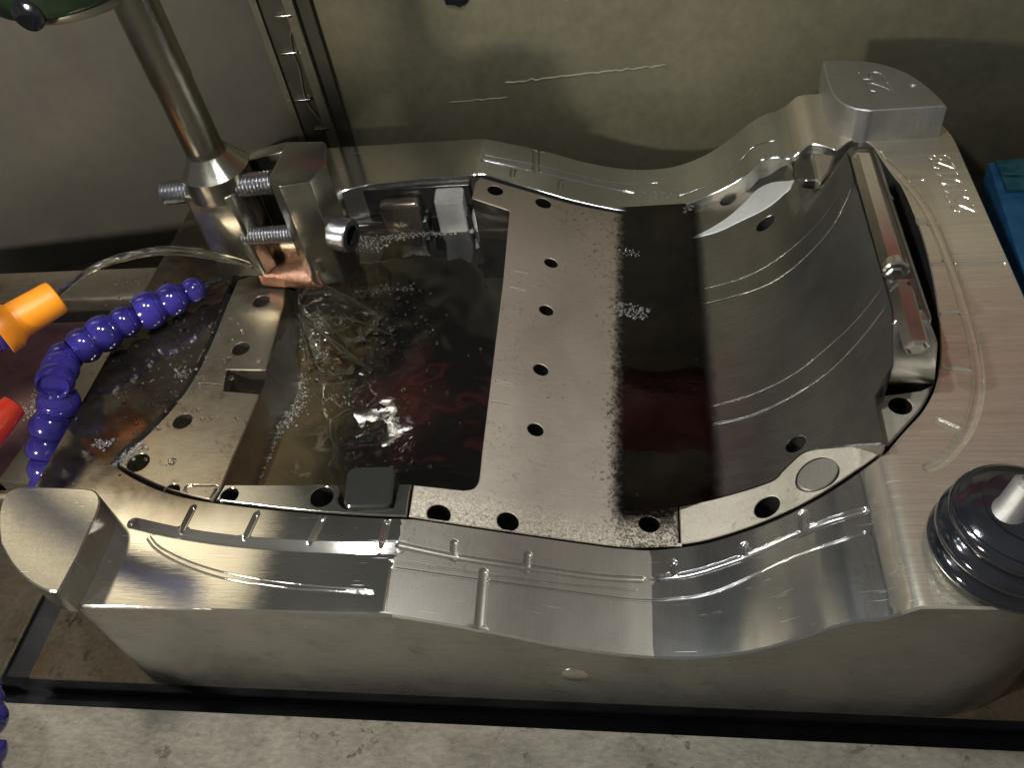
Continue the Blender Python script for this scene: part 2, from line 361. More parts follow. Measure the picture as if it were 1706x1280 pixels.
M['wet'] = steel('wet_steel', (0.20, 0.175, 0.145), (0.36, 0.32, 0.27), 0.05, 0.14, 0.9, (1.2, 8, 1), 0.05, 0.5, (0.05, 0.03, 0.02), 1.1, rust=0.5, dscale=5)
M['slope'] = steel('milled_steel', (0.25, 0.228, 0.19), (0.32, 0.295, 0.25), 0.34, 0.44, 0.75, (20, 1.2, 1), 0.12, 0.35, dscale=60, scr=0.35)
M['valley'] = steel('polished_steel', (0.38, 0.38, 0.37), (0.55, 0.55, 0.53), 0.10, 0.20, 0.95, (30, 1.0, 1), 0.08, 0.2, dscale=50, scr=0.5)
M['plate'] = steel('eroded_plate_steel', (0.33, 0.285, 0.225), (0.45, 0.39, 0.31), 0.42, 0.55, 0.72, (1.5, 18, 1), 0.35, 0.9, (0.06, 0.045, 0.03), 1.6, dscale=34)
M['core'] = steel('dark_core_steel', (0.15, 0.142, 0.125), (0.28, 0.27, 0.245), 0.15, 0.26, 0.9, (1.0, 14, 1), 0.12, 0.3, blotch=2.2, dscale=60)
M['ledge'] = steel('tan_ledge_steel', (0.40, 0.36, 0.28), (0.58, 0.53, 0.42), 0.35, 0.5, 0.75, (8, 8, 1), 0.45, 0.5, (0.09, 0.07, 0.045), 3.0, dscale=26)
M['wall'] = steel('side_steel', (0.28, 0.27, 0.245), (0.48, 0.465, 0.425), 0.22, 0.36, 0.88, (0.8, 30, 30), 0.16, 0.5, (0.15, 0.135, 0.11), 2.0, dscale=3)
M['gap'] = plain('gap_shade_steel', (0.03, 0.028, 0.024), (0.07, 0.06, 0.05), 0.35, 0.7)  # near-black base puts shade into the hole and gap walls
M['rod'] = steel('bright_rod_steel', (0.55, 0.53, 0.50), (0.74, 0.71, 0.67), 0.12, 0.24, 1.0, (20, 1.2, 1), 0.10, 0.3, blotch=3)
M['heel'] = steel('heel_steel', (0.40, 0.39, 0.375), (0.53, 0.52, 0.50), 0.30, 0.46, 0.85, (6, 9, 1), 0.25, 0.35, (0.14, 0.13, 0.11), 2.5, dscale=22)
M['heelwet'] = steel('wet_heel_steel', (0.36, 0.34, 0.29), (0.52, 0.49, 0.42), 0.08, 0.18, 0.92, (0.7, 34, 1), 0.10, 0.4, (0.18, 0.15, 0.11), 2.0, dscale=14, scr=0.9)
M['holder'] = steel('holder_steel', (0.24, 0.225, 0.18), (0.37, 0.35, 0.285), 0.12, 0.22, 0.95, (16, 16, 1.5), 0.10, 0.3, blotch=2)
M['screw'] = steel('zinc_screw_steel', (0.24, 0.24, 0.25), (0.40, 0.40, 0.41), 0.2, 0.35, 0.95, (8, 8, 8), 0.15, 0.3)
M['dark'] = plain('black_socket', (0.008, 0.008, 0.008), (0.02, 0.02, 0.02), 0.4)
M['copper'] = steel('copper', (0.58, 0.30, 0.19), (0.74, 0.43, 0.29), 0.18, 0.34, 1.0, (4, 12, 12), 0.35, 0.3, (0.3, 0.1, 0.05), 4, bump=0.2)
M['wallback'] = steel('olive_tank_steel', (0.17, 0.155, 0.10), (0.27, 0.245, 0.16), 0.42, 0.60, 0.35, (1.5, 1.5, 1.5), 0.06, 0.12, (0.10, 0.09, 0.05), 0.9, dscale=7)
M['wallside'] = steel('tank_steel_other_light', (0.145, 0.132, 0.11), (0.185, 0.17, 0.14), 0.38, 0.52, 0.35, (1.5, 1.5, 1.5), 0.05, 0.2, (0.08, 0.07, 0.05), 0.8)  # grey base puts the panel's different lighting into the colour
M['post'] = steel('post_steel', (0.13, 0.12, 0.085), (0.20, 0.185, 0.13), 0.32, 0.5, 0.45, (2, 2, 1), 0.1, 0.2)
M['postdark'] = plain('dark_post_rubber', (0.035, 0.032, 0.02), (0.06, 0.052, 0.035), 0.45)
M['table'] = steel('scuffed_table_steel', (0.30, 0.27, 0.215), (0.70, 0.65, 0.54), 0.40, 0.6, 0.35, (3, 6, 3), 0.9, 0.9, (0.13, 0.10, 0.065), 2.0, bump=0.6, dscale=9, rust=0.25)
M['tabledirty'] = steel('dirty_table_steel', (0.10, 0.085, 0.06), (0.24, 0.20, 0.14), 0.3, 0.5, 0.6, (5, 5, 3), 0.8, 1.0, (0.03, 0.025, 0.015), 3.0, bump=0.4, dscale=9, rust=0.7)
M['slot'] = plain('slot_shade_steel', (0.012, 0.013, 0.016), (0.03, 0.03, 0.033), 0.35, 0.4)  # near-black base paints the shade inside the table slots
M['hose'] = plain('violet_blue_plastic', (0.020, 0.016, 0.13), (0.036, 0.026, 0.22), 0.14, 0, 4, 0.0, 0.6)
M['orange'] = plain('orange_plastic', (0.85, 0.25, 0.008), (0.95, 0.33, 0.015), 0.42, 0, 3)
M['red'] = plain('red_plastic', (0.55, 0.02, 0.012), (0.7, 0.05, 0.02), 0.25, 0, 3, 0, 0.5)
M['yellow'] = plain('yellow_plastic', (0.8, 0.55, 0.12), (0.9, 0.65, 0.2), 0.4, 0, 3)
M['black'] = plain('black_rubber', (0.006, 0.007, 0.010), (0.014, 0.015, 0.020), 0.12, 0, 5, 0.05, 0.8)
M['green'] = plain('dark_green_paint', (0.012, 0.028, 0.012), (0.035, 0.06, 0.03), 0.3, 0.2, 2.5, 0.05)
M['maroon'] = plain('maroon_paint', (0.34, 0.06, 0.055), (0.42, 0.085, 0.075), 0.45, 0, 2)
M['tan'] = plain('tan_paint', (0.50, 0.45, 0.33), (0.62, 0.56, 0.42), 0.6, 0, 1)
M['blue'] = plain('blue_plastic_sheet', (0.014, 0.085, 0.20), (0.035, 0.16, 0.33), 0.3, 0, 4, 0.3)
M['teal'] = plain('clear_blue_film', (0.01, 0.07, 0.09), (0.03, 0.13, 0.15), 0.12, 0, 5)
M['foil'] = steel('bright_wet_block', (0.62, 0.60, 0.54), (0.85, 0.83, 0.76), 0.3, 0.5, 0.6, (6, 6, 6), 0.5, 0.3, blotch=5, bump=0.3)
M['lens'] = steel('lit_recess', (0.66, 0.68, 0.64), (0.84, 0.86, 0.82), 0.32, 0.45, 0.35, (3, 3, 3), 0.4, 0.0, blotch=3, bump=0.2)  # raised base colour stands for a slope facing the lamp

def stain_plate(m):
    k = NT.__new__(NT); k.m = m; k.t = m.node_tree; k.b = k.t.nodes['Principled BSDF']; k.co = [n for n in k.t.nodes if n.type == 'TEX_COORD'][0].outputs['Object']
    src = k.b.inputs['Base Color'].links[0].from_socket; x = k.xyz()
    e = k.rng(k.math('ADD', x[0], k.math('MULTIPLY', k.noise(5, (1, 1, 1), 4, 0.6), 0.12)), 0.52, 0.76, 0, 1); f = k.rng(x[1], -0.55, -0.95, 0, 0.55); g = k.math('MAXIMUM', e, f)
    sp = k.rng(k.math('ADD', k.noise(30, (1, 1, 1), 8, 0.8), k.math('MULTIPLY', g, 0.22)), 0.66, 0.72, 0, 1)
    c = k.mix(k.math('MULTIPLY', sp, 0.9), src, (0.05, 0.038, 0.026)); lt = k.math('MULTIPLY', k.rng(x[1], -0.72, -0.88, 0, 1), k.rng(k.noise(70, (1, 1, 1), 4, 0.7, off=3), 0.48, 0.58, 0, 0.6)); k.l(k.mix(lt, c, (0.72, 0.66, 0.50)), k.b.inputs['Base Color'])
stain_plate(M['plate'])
def liquid(name, c0, c1, rough, metal, scale, bump, dist=1.5, off=0, c2=None):
    k = NT(name); n1 = k.noise(1.3, (1, 1, 1), 5, 0.6, dist, off=off)
    col = k.mix(k.rng(n1, 0.42, 0.62, 0, 1), c0, c1)
    if c2: col = k.mix(k.rng(k.noise(1.1, (1, 1, 1), 5, 0.6, 2.0, off=off+8), 0.52, 0.68, 0, 1), col, c2)
    k.put(Base_Color=col, Roughness=rough, Metallic=metal); k.b.inputs['Coat Weight'].default_value = 1.0; k.b.inputs['Coat Roughness'].default_value = 0.02
    k.bump(k.noise(scale, (1, 1, 1), 4, 0.55, 0.8, off=off+1), bump, 0.05); return k.m
def pool_mat():
    k = NT('dark_dielectric_oil'); x = k.xyz(); n1 = k.noise(1.6, (1, 1, 1), 6, 0.6, 1.0)
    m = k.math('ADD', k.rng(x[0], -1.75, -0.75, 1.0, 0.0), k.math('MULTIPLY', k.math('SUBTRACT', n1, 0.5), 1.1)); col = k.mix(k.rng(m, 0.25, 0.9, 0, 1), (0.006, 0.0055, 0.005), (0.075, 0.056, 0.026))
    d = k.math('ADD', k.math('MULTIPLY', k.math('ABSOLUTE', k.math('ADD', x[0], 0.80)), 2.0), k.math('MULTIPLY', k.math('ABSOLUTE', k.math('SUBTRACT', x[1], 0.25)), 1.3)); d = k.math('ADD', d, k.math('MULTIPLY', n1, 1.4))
    col = k.mix(k.rng(d, 0.85, 1.6, 0.55, 0), col, (0.042, 0.014, 0.011)); k.put(Base_Color=col, Roughness=0.05, Metallic=0.1); k.b.inputs['Coat Weight'].default_value = 1.0; k.b.inputs['Coat Roughness'].default_value = 0.01  # maroon spot paints a red reflection into the oil
    k.bump(k.noise(7, (1, 1, 1), 3, 0.5, 0.6), 0.12, 0.03); return k.m
M['pool'] = pool_mat() if True else liquid('dark_dielectric_oil', (0.008, 0.0065, 0.005), (0.055, 0.040, 0.020), 0.04, 0.25, 5, 0.22, c2=(0.045, 0.014, 0.010))
def feather(m):
    k = NT.__new__(NT); k.m = m; k.t = m.node_tree; k.b = k.t.nodes['Principled BSDF']; k.co = [n for n in k.t.nodes if n.type == 'TEX_COORD'][0].outputs['Object']; x = k.xyz()
    nz_ = k.math('MULTIPLY', k.math('SUBTRACT', k.noise(16, (1, 1, 1), 8, 0.8), 0.5), 0.16)
    a = k.rng(k.math('ADD', x[0], nz_), 0.61, 0.70, 0, 1); b_ = k.rng(k.math('ADD', x[0], nz_), 1.30, 1.20, 0, 1); c = k.rng(k.math('ADD', x[1], nz_), -0.80, -0.68, 0, 1); k.l(k.math('MULTIPLY', k.math('MULTIPLY', a, b_), c), k.b.inputs['Alpha'])
M['puddle'] = liquid('oil_puddle', (0.005, 0.004, 0.003), (0.020, 0.015, 0.011), 0.05, 0.8, 3, 0.04, 0.5, 4)
def foamm(name, c, tr):
    k = NT(name); k.put(Base_Color=c, Roughness=0.08); k.b.inputs['Transmission Weight'].default_value = tr; k.b.inputs['IOR'].default_value = 1.33; return k.m
M['foam'] = foamm('foam_bubble', (0.58, 0.555, 0.50), 0.5)
M['bubble'] = foamm('clear_bubble', (0.85, 0.84, 0.80), 0.9)
M['water'] = foamm('clear_oil', (0.93, 0.92, 0.86), 1.0)

M['puddle'].node_tree.nodes['Principled BSDF'].inputs['Coat Weight'].default_value = 0.25
feather(M['puddle'])
# ------------------------------------------------------------------ the mould: profile of its top along x
XC = -0.525; YF, YB, ZB = -1.613, 2.887, -1.04; XL, XR = -2.97, 3.08
_h = pchip([XC, -0.033, 0.36, 0.62, 0.75, 0.9, 1.06, 1.33, 1.55, 1.73, 1.84, 1.93, 1.965, 2.0, 2.06, 2.1, 2.2, 3.4],
           [0, -0.152, -0.305, -0.376, -0.398, -0.408, -0.398, -0.31, -0.16, 0.005, 0.07, 0.09, 0.10, 0.145, 0.205, 0.218, 0.22, 0.22])
def hz(X, Y): X = np.asarray(X, float); return np.where(X < XC, 0.0, _h(X))
_hc = pchip([0.95, 1.1, 1.263, 1.506, 1.74, 1.92, 2.05, 2.13, 2.168], [-0.465, -0.452, -0.402, -0.318, -0.165, 0.035, 0.29, 0.5, 0.635])
def hc(X, Y): return _hc(X)
def hflat(z): return lambda X, Y: np.full_like(np.asarray(X, float), z)

mould = tag(empty('steel_mould'), 'large machined steel mould with a curved valley and dark flooded pocket, filling the picture', 'mould')
outline = rounded([(XL, YF), (XR, YF), (XR, YB), (XL, YB)], [0.66, 0.72, 0.80, 0.5], 14)
outline = np.array([p for p in outline if not (p[0] < -2.30 and p[1] < -0.94)])
outline = np.vstack([np.array([(XL, -0.96), (-2.93, -1.07), (-2.79, -1.235), (-2.635, -1.37), (-2.46, -1.505), (-2.30, YF+0.004), (-2.26, YF)]), np.array(rounded([(XL, YF), (XR, YF), (XR, YB), (XL, YB)], [0.0, 0.72, 0.80, 0.5], 14))[1:]])
outline = np.array(lines(outline, 0.07, True))
gap_px = smooth([(186, 772), (205, 750), (245, 714), (290, 664), (325, 610), (350, 555), (370, 505), (388, 462)], 7)[:-1] \
    + smooth([(388, 462), (420, 425), (470, 385), (520, 350), (560, 322), (620, 306)], 9)[:-1] + lines([(620, 306), (700, 297), (806, 290)], 9)[:-1] \
    + smooth([(806, 290), (900, 318), (960, 335), (1040, 351), (1090, 350), (1140, 341), (1200, 317), (1240, 294), (1268, 266)], 7)[:-1] \
    + smooth([(1268, 266), (1295, 262), (1316, 264), (1334, 252), (1350, 240), (1372, 243), (1394, 250)], 6)[:-1] \
    + smooth([(1394, 250), (1422, 232), (1448, 238), (1482, 276), (1512, 330), (1541, 410), (1560, 500), (1567, 580), (1560, 640), (1540, 682), (1510, 716), (1480, 750)], 7)[:-1] \
    + smooth([(1480, 750), (1450, 773), (1400, 808), (1350, 838), (1290, 867), (1230, 889), (1170, 906), (1090, 916), (1040, 914), (1000, 910), (850, 889), (690, 865)], 7)[:-1] \
    + smooth([(690, 865), (600, 862), (500, 854), (400, 843), (330, 833), (270, 818), (222, 796), (186, 772)], 7)[:-1]
gap = onto(gap_px, hz)

def G(px, w, d, shape='U', zf=hz, sm=True): return (onto(smooth(px, 8) if sm and len(px) > 2 else lines(px, 8), zf), w, d, shape)
rows = [
    G([(222, 872), (300, 889), (400, 903), (520, 911), (620, 914), (664, 913)], 0.038, 0.0185, 'A'),
    G([(664, 908), (760, 928), (880, 946), (1000, 962), (1070, 966)], 0.022, 0.018),
    G([(1100, 964), (1160, 955), (1250, 925), (1320, 895), (1380, 870), (1440, 852)], 0.024, 0.02),
    G([(322, 846), (302, 886)], 0.022, 0.018, 'V'), G([(428, 857), (409, 897)], 0.022, 0.018, 'V'), G([(537, 864), (516, 905)], 0.022, 0.018, 'V'), G([(645, 868), (634, 910)], 0.022, 0.018, 'V'),
    G([(757, 904), (756, 930)], 0.022, 0.018), G([(880, 924), (877, 950)], 0.022, 0.018), G([(1122, 938), (1124, 962)], 0.022, 0.018), G([(1240, 908), (1240, 932)], 0.022, 0.018), G([(1338, 855), (1340, 885)], 0.022, 0.018),
    G([(806, 953), (798, 1046)], 0.026, 0.018),
    G([(652, 946), (800, 967), (950, 987), (1060, 1000), (1130, 998), (1200, 984), (1320, 930), (1440, 888)], 0.008, 0.010, 'U'),
    G([(652, 946), (640, 1020)], 0.009, 0.010, 'U'),
    G([(650, 935), (760, 950), (900, 970), (1060, 984)], 0.006, 0.006),
    G([(245, 898), (262, 918), (310, 944), (380, 966), (470, 980), (560, 986), (622, 990)], 0.005, 0.005), G([(249, 893), (268, 913), (320, 938), (390, 958), (480, 973), (622, 985)], 0.004, 0.004),
    G([(1446, 245), (1500, 292), (1545, 352), (1580, 430), (1605, 505), (1624, 580), (1630, 650), (1612, 715), (1575, 762), (1548, 778)], 0.034, 0.028),
    G([(1500, 304), (1536, 300)], 0.02, 0.016), G([(1522, 369), (1553, 371)], 0.02, 0.016), G([(1556, 440), (1672, 439)], 0.018, 0.014), G([(1562, 520), (1604, 518)], 0.02, 0.016), G([(1570, 612), (1625, 620)], 0.022, 0.016), G([(1562, 700), (1602, 718)], 0.022, 0.016),
    G([(805, 267), (900, 288), (1000, 311), (1055, 322)], 0.022, 0.018), G([(893, 250), (893, 284)], 0.03, 0.018),
    G([(855, 280), (853, 292)], 0.022, 0.016), G([(935, 299), (933, 311)], 0.022, 0.016),
    G([(1132, 326), (1180, 308), (1225, 275), (1255, 245), (1290, 234)], 0.010, 0.010),
    G([(808, 258), (900, 276), (1000, 300), (1050, 306), (1095, 304)], 0.007, 0.008),
]
# engraved figures beside the right edge, read upwards
GL = {'2': [[(0, .75), (.06, .92), (.3, 1), (.6, .92), (.66, .7), (.5, .45), (0, 0)], [(0, 0), (.68, 0)]],
      '5': [[(.62, 1), (.1, 1)], [(.1, 1), (.04, .55)], [(.04, .55), (.3, .64), (.6, .5), (.66, .28), (.5, .04), (.25, 0), (0, .12)]],
      '1': [[(.12, .8), (.4, 1)], [(.4, 1), (.4, 0)]],
      '0': [[(.33, 1), (.08, .8), (.02, .5), (.08, .2), (.33, 0), (.58, .2), (.64, .5), (.58, .8), (.33, 1)]],
      '8': [[(.33, 1), (.1, .88), (.1, .66), (.33, .55), (.6, .42), (.6, .14), (.33, 0), (.06, .14), (.06, .42), (.33, .55), (.56, .66), (.56, .88), (.33, 1)]]}
def text_rows(txt, o, right, up, w, d, zf, adv=0.95):
    R = []; o, right, up = map(np.array, (o, right, up))
    for i, ch in enumerate(txt):
        for st in GL[ch]:
            P = np.array([o + right*(i*adv + a) + up*b for a, b in st]); P = np.array(smooth(P, 0.02)) if len(st) > 2 else np.array(lines(P, 0.02)); R.append((P, w, d, 'V'))
    return R
t0 = PZ(1626, 353, 0.22)[:2]; t1 = PZ(1577, 254, 0.22)[:2]; tl = PZ(1588, 352, 0.22)[:2]
rows += text_rows('2510128', t0, (t1-t0)/6.65, tl-t0, 0.0075, 0.010, hz)

def land_mat(X, Y):
    m = np.zeros(len(X), int)
    m[(X > XC-0.005)] = 2; m[X > 0.86] = 3; m[X > 1.98] = 0
    m[(X > XC-0.005) & (Y > 1.5) & (X < 1.98)] = 3
    return m
heel_front = None
body = patch('land', outline, [gap], hz, [M['land'], M['wet'], M['slope'], M['valley'], M['wall']], mould, zbot=ZB, chamfer=0.011, ch_holes=0.007, spacing=0.06, rows=rows, creases=(XC, 0.86, 1.965, 2.06), matfun=land_mat, wall_mat=4, hole_depth=0.85)
tag(body, 'ground steel land round the cavity with vent grooves and engraved figures')
fl, fh = gap.min(0)-0.1, gap.max(0)+0.1
bm_obj('cavity_floor', box_bm((fl[0], fl[1], -0.98), (fh[0], fh[1], -0.84), 0), M['gap'], mould)

V, F = lathe([(-0.03, 0.078), (0.003, 0.078), (0.004, 0.070)], PY(958, 1125, YF), (0, -1, 0), 28); mesh_obj('side_plug', V, F, M['rod'], mould)
# raised corner heels
def heel(px, z, mat, rws, name_label, sharp):
    P = np.array([PZ(p[0], p[1], z)[:2] for p in px]); o = patch('corner_heel', P, [], hflat(z), [mat, M['wall']], mould, zbot=-0.02 if z < 0.3 else 0.2, chamfer=0.009, rows=rws, spacing=0.05, wall_mat=0)
    tag(o, name_label); return o
ZH = 0.47
hp = lines([(1371, 100), (1377, 128), (1382, 142)], 5)[:-1] + smooth([(1382, 142), (1390, 160), (1406, 173), (1426, 181)], 4)[:-1] + lines([(1426, 181), (1450, 184), (1578, 176)], 6)[:-1] + smooth([(1578, 176), (1560, 156), (1530, 132), (1500, 116), (1460, 104), (1420, 100), (1371, 100)], 6)[:-1]
u0 = PZ(1447, 151, ZH)[:2]; u1 = PZ(1460, 115, ZH)[:2]; u2 = PZ(1490, 147, ZH)[:2]
rw = [(np.array(PZ(1446, 152, ZH)[:2])*1.0, 0, 0, 0)][:0] + text_rows('25', PZ(1486, 151, ZH)[:2], (PZ(1474, 131, ZH)[:2]-PZ(1486, 151, ZH)[:2]), PZ(1448, 152, ZH)[:2]-PZ(1486, 151, ZH)[:2], 0.008, 0.012, None)
cpt = PZ(1519, 142, ZH)[:2]; rw.append((np.array([cpt, cpt+[0.004, 0]]), 0.032, 0.03, 'U'))
heel(hp, ZH, M['heel'], rw, 'raised matt corner heel stamped 25 beside the engraved figures', 0)
ZH2 = 0.2
hp2 = smooth([(0, 905), (-2, 880), (-1, 850), (10, 822), (32, 811)], 6)[:-1] + lines([(32, 811), (100, 812), (140, 814)], 8)[:-1] + smooth([(140, 814), (158, 818), (166, 832), (163, 852)], 5)[:-1] + lines([(163, 852), (130, 925), (97, 987)], 8)[:-1] + smooth([(97, 987), (75, 984), (45, 966), (20, 940), (0, 905)], 6)[:-1]
heel(hp2, ZH2, M['heelwet'], [], 'raised wet corner heel with bright scratches at the front left', 0)

# inserts in the cavity (each stands 0.02 clear of the land)
def onto_p(px, zf): return onto(px, zf)
def hole(px, py, r, zf, n=24): return circle(PS(px, py, zf)[:2], r, n)
def hz_in(X, Y): return hz(X, Y) - 0.006
pl_px = lines([(792, 303), (786, 330), (849, 351)], 7)[:-1] + lines([(849, 351), (838, 470), (822, 600), (803, 755), (800, 785)], 8)[:-1] + smooth([(800, 785), (797, 803), (788, 814), (772, 817)], 3)[:-1] + lines([(772, 817), (689, 808), (681, 861)], 7)[:-1] + smooth([(681, 861), (760, 873), (850, 886), (1000, 907), (1052, 912), (1098, 911)], 8)
pl = list(onto(pl_px, hz_in)); topb = onto(smooth([(1098, 355), (1060, 356), (1040, 356), (960, 341), (900, 324), (800, 295)], 8), hz_in)
pl = np.array(pl + [np.array([1.02, pl[-1][1]]), np.array([1.02, topb[0][1]])] + list(topb))
pl_holes = [hole(825, 317, 0.062, hz_in), hole(905, 338, 0.062, hz_in)] + [hole(x, y, 0.05, hz_in) for x, y in ((918, 438), (910, 517), (901, 616), (892, 716))] + [hole(1082, 872, 0.064, hz_in), hole(731, 857, 0.066, hz_in), hole(846, 869, 0.062, hz_in)]
tick = [G(t, 0.006, 0.012, 'U', hz_in, False) for t in ([(851, 451), (878, 456)], [(848, 478), (874, 484)], [(826, 635), (855, 642)], [(822, 670), (851, 675)])]
def hpl(X, Y): return hz_in(X, Y) - 0.05*np.exp(-((np.asarray(X)-0.98)/0.18)**2)*sstep(-0.80, -0.66, np.asarray(Y))
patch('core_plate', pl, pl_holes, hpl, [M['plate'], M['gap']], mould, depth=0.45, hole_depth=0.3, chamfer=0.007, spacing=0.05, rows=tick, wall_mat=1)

# curved core: valley floor, cylinder, ridge
fr = [(x, PS(0, 0, hz)[1]) for x in ()]
led_px = smooth([(1190, 832), (1250, 815), (1290, 800), (1302, 788)], 6)[:-1] + smooth([(1302, 788), (1318, 772), (1345, 752), (1400, 745), (1462, 741)], 6)
led_in = onto(led_px, hc)
bk = onto(smooth([(1112, 356), (1150, 346), (1200, 323), (1243, 300), (1270, 274), (1296, 270), (1318, 272)], 6), lambda X, Y: hz(X, Y)-0.06)
core_loop = [np.array([1.03, led_in[0][1]-0.10])] + list(led_in)
xr = 2.168
core_loop += list(onto([(1476, 738), (1468, 700), (1459, 660), (1475, 630), (1490, 604)], hc)) + [np.array([xr, -0.06])] + [np.array([xr, y]) for y in np.linspace(0.05, 1.46, 14)]
core_loop += [np.array([2.12, 1.56]), np.array([2.06, 1.68]), np.array([2.0, 1.82])] + [np.array([p[0], p[1]]) for p in bk[::-1]] + [np.array([1.03, bk[0][1]])]
core_loop = np.array(lines(core_loop, 0.06, True))
def hcore(X, Y):
    z = hc(X, Y); cap = hz(X, Y) - 0.05; f = sstep(1.45, 1.75, np.asarray(Y)); return z*(1-f) + np.minimum(z, cap)*f
ca = [G([(1172, 507), (1230, 492), (1290, 468), (1340, 430), (1385, 380), (1408, 338), (1424, 300)], 0.006, 0.012, 'U', hc), G([(1172, 482), (1240, 462), (1300, 428), (1360, 375), (1400, 320)], 0.004, 0.008, 'U', hc),
      G([(1188, 707), (1250, 693), (1320, 660), (1380, 620), (1430, 570), (1468, 522), (1484, 498)], 0.006, 0.012, 'U', hc), G([(1188, 677), (1260, 655), (1330, 618), (1400, 560), (1440, 518), (1476, 470)], 0.004, 0.008, 'U', hc)]
patch('curved_core', core_loop, [circle(PS(1276, 372, hcore)[:2], 0.062), circle(PS(1213, 333, hcore)[:2], 0.06), circle(PS(1326, 740, hcore)[:2], 0.052)], hcore, [M['core'], M['gap']], mould, depth=0.5, hole_depth=0.35, chamfer=0.006, spacing=0.045, rows=ca, wall_mat=0)
# lens shaped recess of the curved core; its pale colour paints lamp light
lp = smooth([(1128, 403), (1170, 386), (1210, 362), (1240, 336), (1262, 314), (1290, 301), (1328, 298)], 6)[:-1] + smooth([(1328, 298), (1312, 318), (1280, 345), (1235, 368), (1190, 388), (1128, 403)], 6)[:-1]
lz = lambda X, Y: hcore(X, Y) + 0.006
patch('lit_recess', onto(lp, lz), [], lz, [M['lens']], mould, depth=0.05, chamfer=0.010, spacing=0.03)
# front ledge of the curved core
lf = onto(smooth([(1476, 748), (1446, 770), (1398, 803), (1350, 832), (1290, 861), (1230, 884), (1170, 901), (1112, 910)], 7), hz_in)
lq = onto([(x, y) for x, y in led_px], hz_in)
ledge = np.array(list(lq) + list(lf) + [np.array([1.03, lf[-1][1]]), np.array([1.03, lq[0][1]-0.02])])
lh = [hole(1278, 845, 0.066, hz_in)]
pin = circle(PS(1362, 790, hz_in)[:2], 0.105, 32)
patch('core_ledge', ledge, lh + [pin], hz_in, [M['ledge'], M['gap']], mould, depth=0.3, hole_depth=[0.28, 0.1], chamfer=0.006, spacing=0.04, wall_mat=1)
pc = pin.mean(0); pinz = lambda X, Y: hz_in(pc[0], pc[1]) + 0.7*(np.asarray(X)-pc[0]) + 0.0
patch('round_pin', circle(pc, 0.099, 32), [], pinz, [M['slope']], mould, depth=0.15, chamfer=0.006, spacing=0.05)
# pad with a bolt hole at the foot of the ridge
pad = np.array([PZ(p[0], p[1], 0.2)[:2] for p in lines([(1440, 662), (1500, 655), (1535, 650), (1556, 640)], 6)[:-1] + smooth([(1556, 640), (1536, 678), (1508, 711), (1480, 742)], 6)[:-1] + lines([(1480, 742), (1466, 744), (1446, 692), (1440, 662)], 6)[:-1]])
patch('bolt_pad', pad, [circle(PZ(1500, 676, 0.2)[:2], 0.062)], hflat(0.2), [M['ledge'], M['gap']], mould, depth=0.4, hole_depth=0.3, chamfer=0.010, spacing=0.05, wall_mat=1)
# ridge and its rods
def ext_y(prof, y0, y1, name, mat, bev=0.012):
    Mx = Matrix(((1, 0, 0, 0), (0, 0, -1, 0), (0, 1, 0, 0), (0, 0, 0, 1)))
    return bm_obj(name, prism_bm(prof, -y1, -y0, bev, 2, Mx), mat, mould)
ext_y([(2.172, -0.6), (2.172, 0.60), (2.20, 0.63), (2.33, 0.62), (2.40, 0.50), (2.50, -0.6)], -0.03, 1.50, 'ridge', M['core'], 0.015)
b = prism_bm([(1.9, -0.3), (1.96, 0.02), (2.04, 0.24), (2.12, 0.44), (2.165, 0.60), (2.22, 0.62), (2.33, 0.60), (2.41, 0.45), (2.49, -0.3)], 0, 0.19, 0.012, 3, Matrix(((1, 0, 0, 0), (0, 0, -1, -0.034), (0, 1, 0, 0), (0, 0, 0, 1))))
for v in b.verts:
    if v.co.y < -0.15: v.co.y += (v.co.z-0.2)*0.22
bm_obj('ridge_end', b, M['rod'], mould)
def rod(p0, p1, r, name='guide_rod'):
    a = np.array(p0); d = np.array(p1)-a; L = np.linalg.norm(d)
    V, F = lathe([(0, r*0.55), (0.01, r*0.9), (0.03, r*0.95), (0.031, r*0.72), (0.06, r*0.72), (0.061, r), (L*0.97, r), (L*0.975, r*0.8), (L-0.012, r*0.8), (L, r*0.6)], a, d, 6); return mesh_obj(name, V, F, M['rod'], mould, angle=30)
za = 0.665
rod(PZ(1434, 258, za), PZ(1492, 458, za), 0.064); rod(PZ(1499, 474, za-0.01), PZ(1528, 582, 0.61), 0.066)
V, F = lathe([(0, 0.05), (0.0, 0.066), (0.06, 0.072), (0.07, 0.06)], PZ(1490, 440, za+0.01), PZ(1500, 480, za)-PZ(1490, 440, za), 24); mesh_obj('rod_collar', V, F, M['rod'], mould)
# facet at the back of the core; tan colour stands for a copper reflection
kz = lambda X, Y: hz(X, Y)-0.03
kp = onto(lines([(1356, 254), (1390, 258), (1382, 284), (1366, 306)], 6, True), lambda X, Y: hz(X, Y)+0.02)
patch('core_facet', kp, [], lambda X, Y: hz(X, Y)+0.02, [M['ledge']], mould, depth=0.2, chamfer=0.012, spacing=0.05)
bt = np.array([(1.94, 1.9), (2.46, 1.9), (2.46, 2.5), (2.0, 2.5)]); 
patch('core_back_block', onto(lines([(1322, 276), (1352, 249), (1372, 250), (1394, 257), (1422, 242), (1446, 250), (1472, 290), (1490, 330), (1430, 300), (1340, 300)], 6, True), hflat(0.14)), [], hflat(0.14), [M['core']], mould, depth=0.5, chamfer=0.01, spacing=0.06)

ZP = -0.40
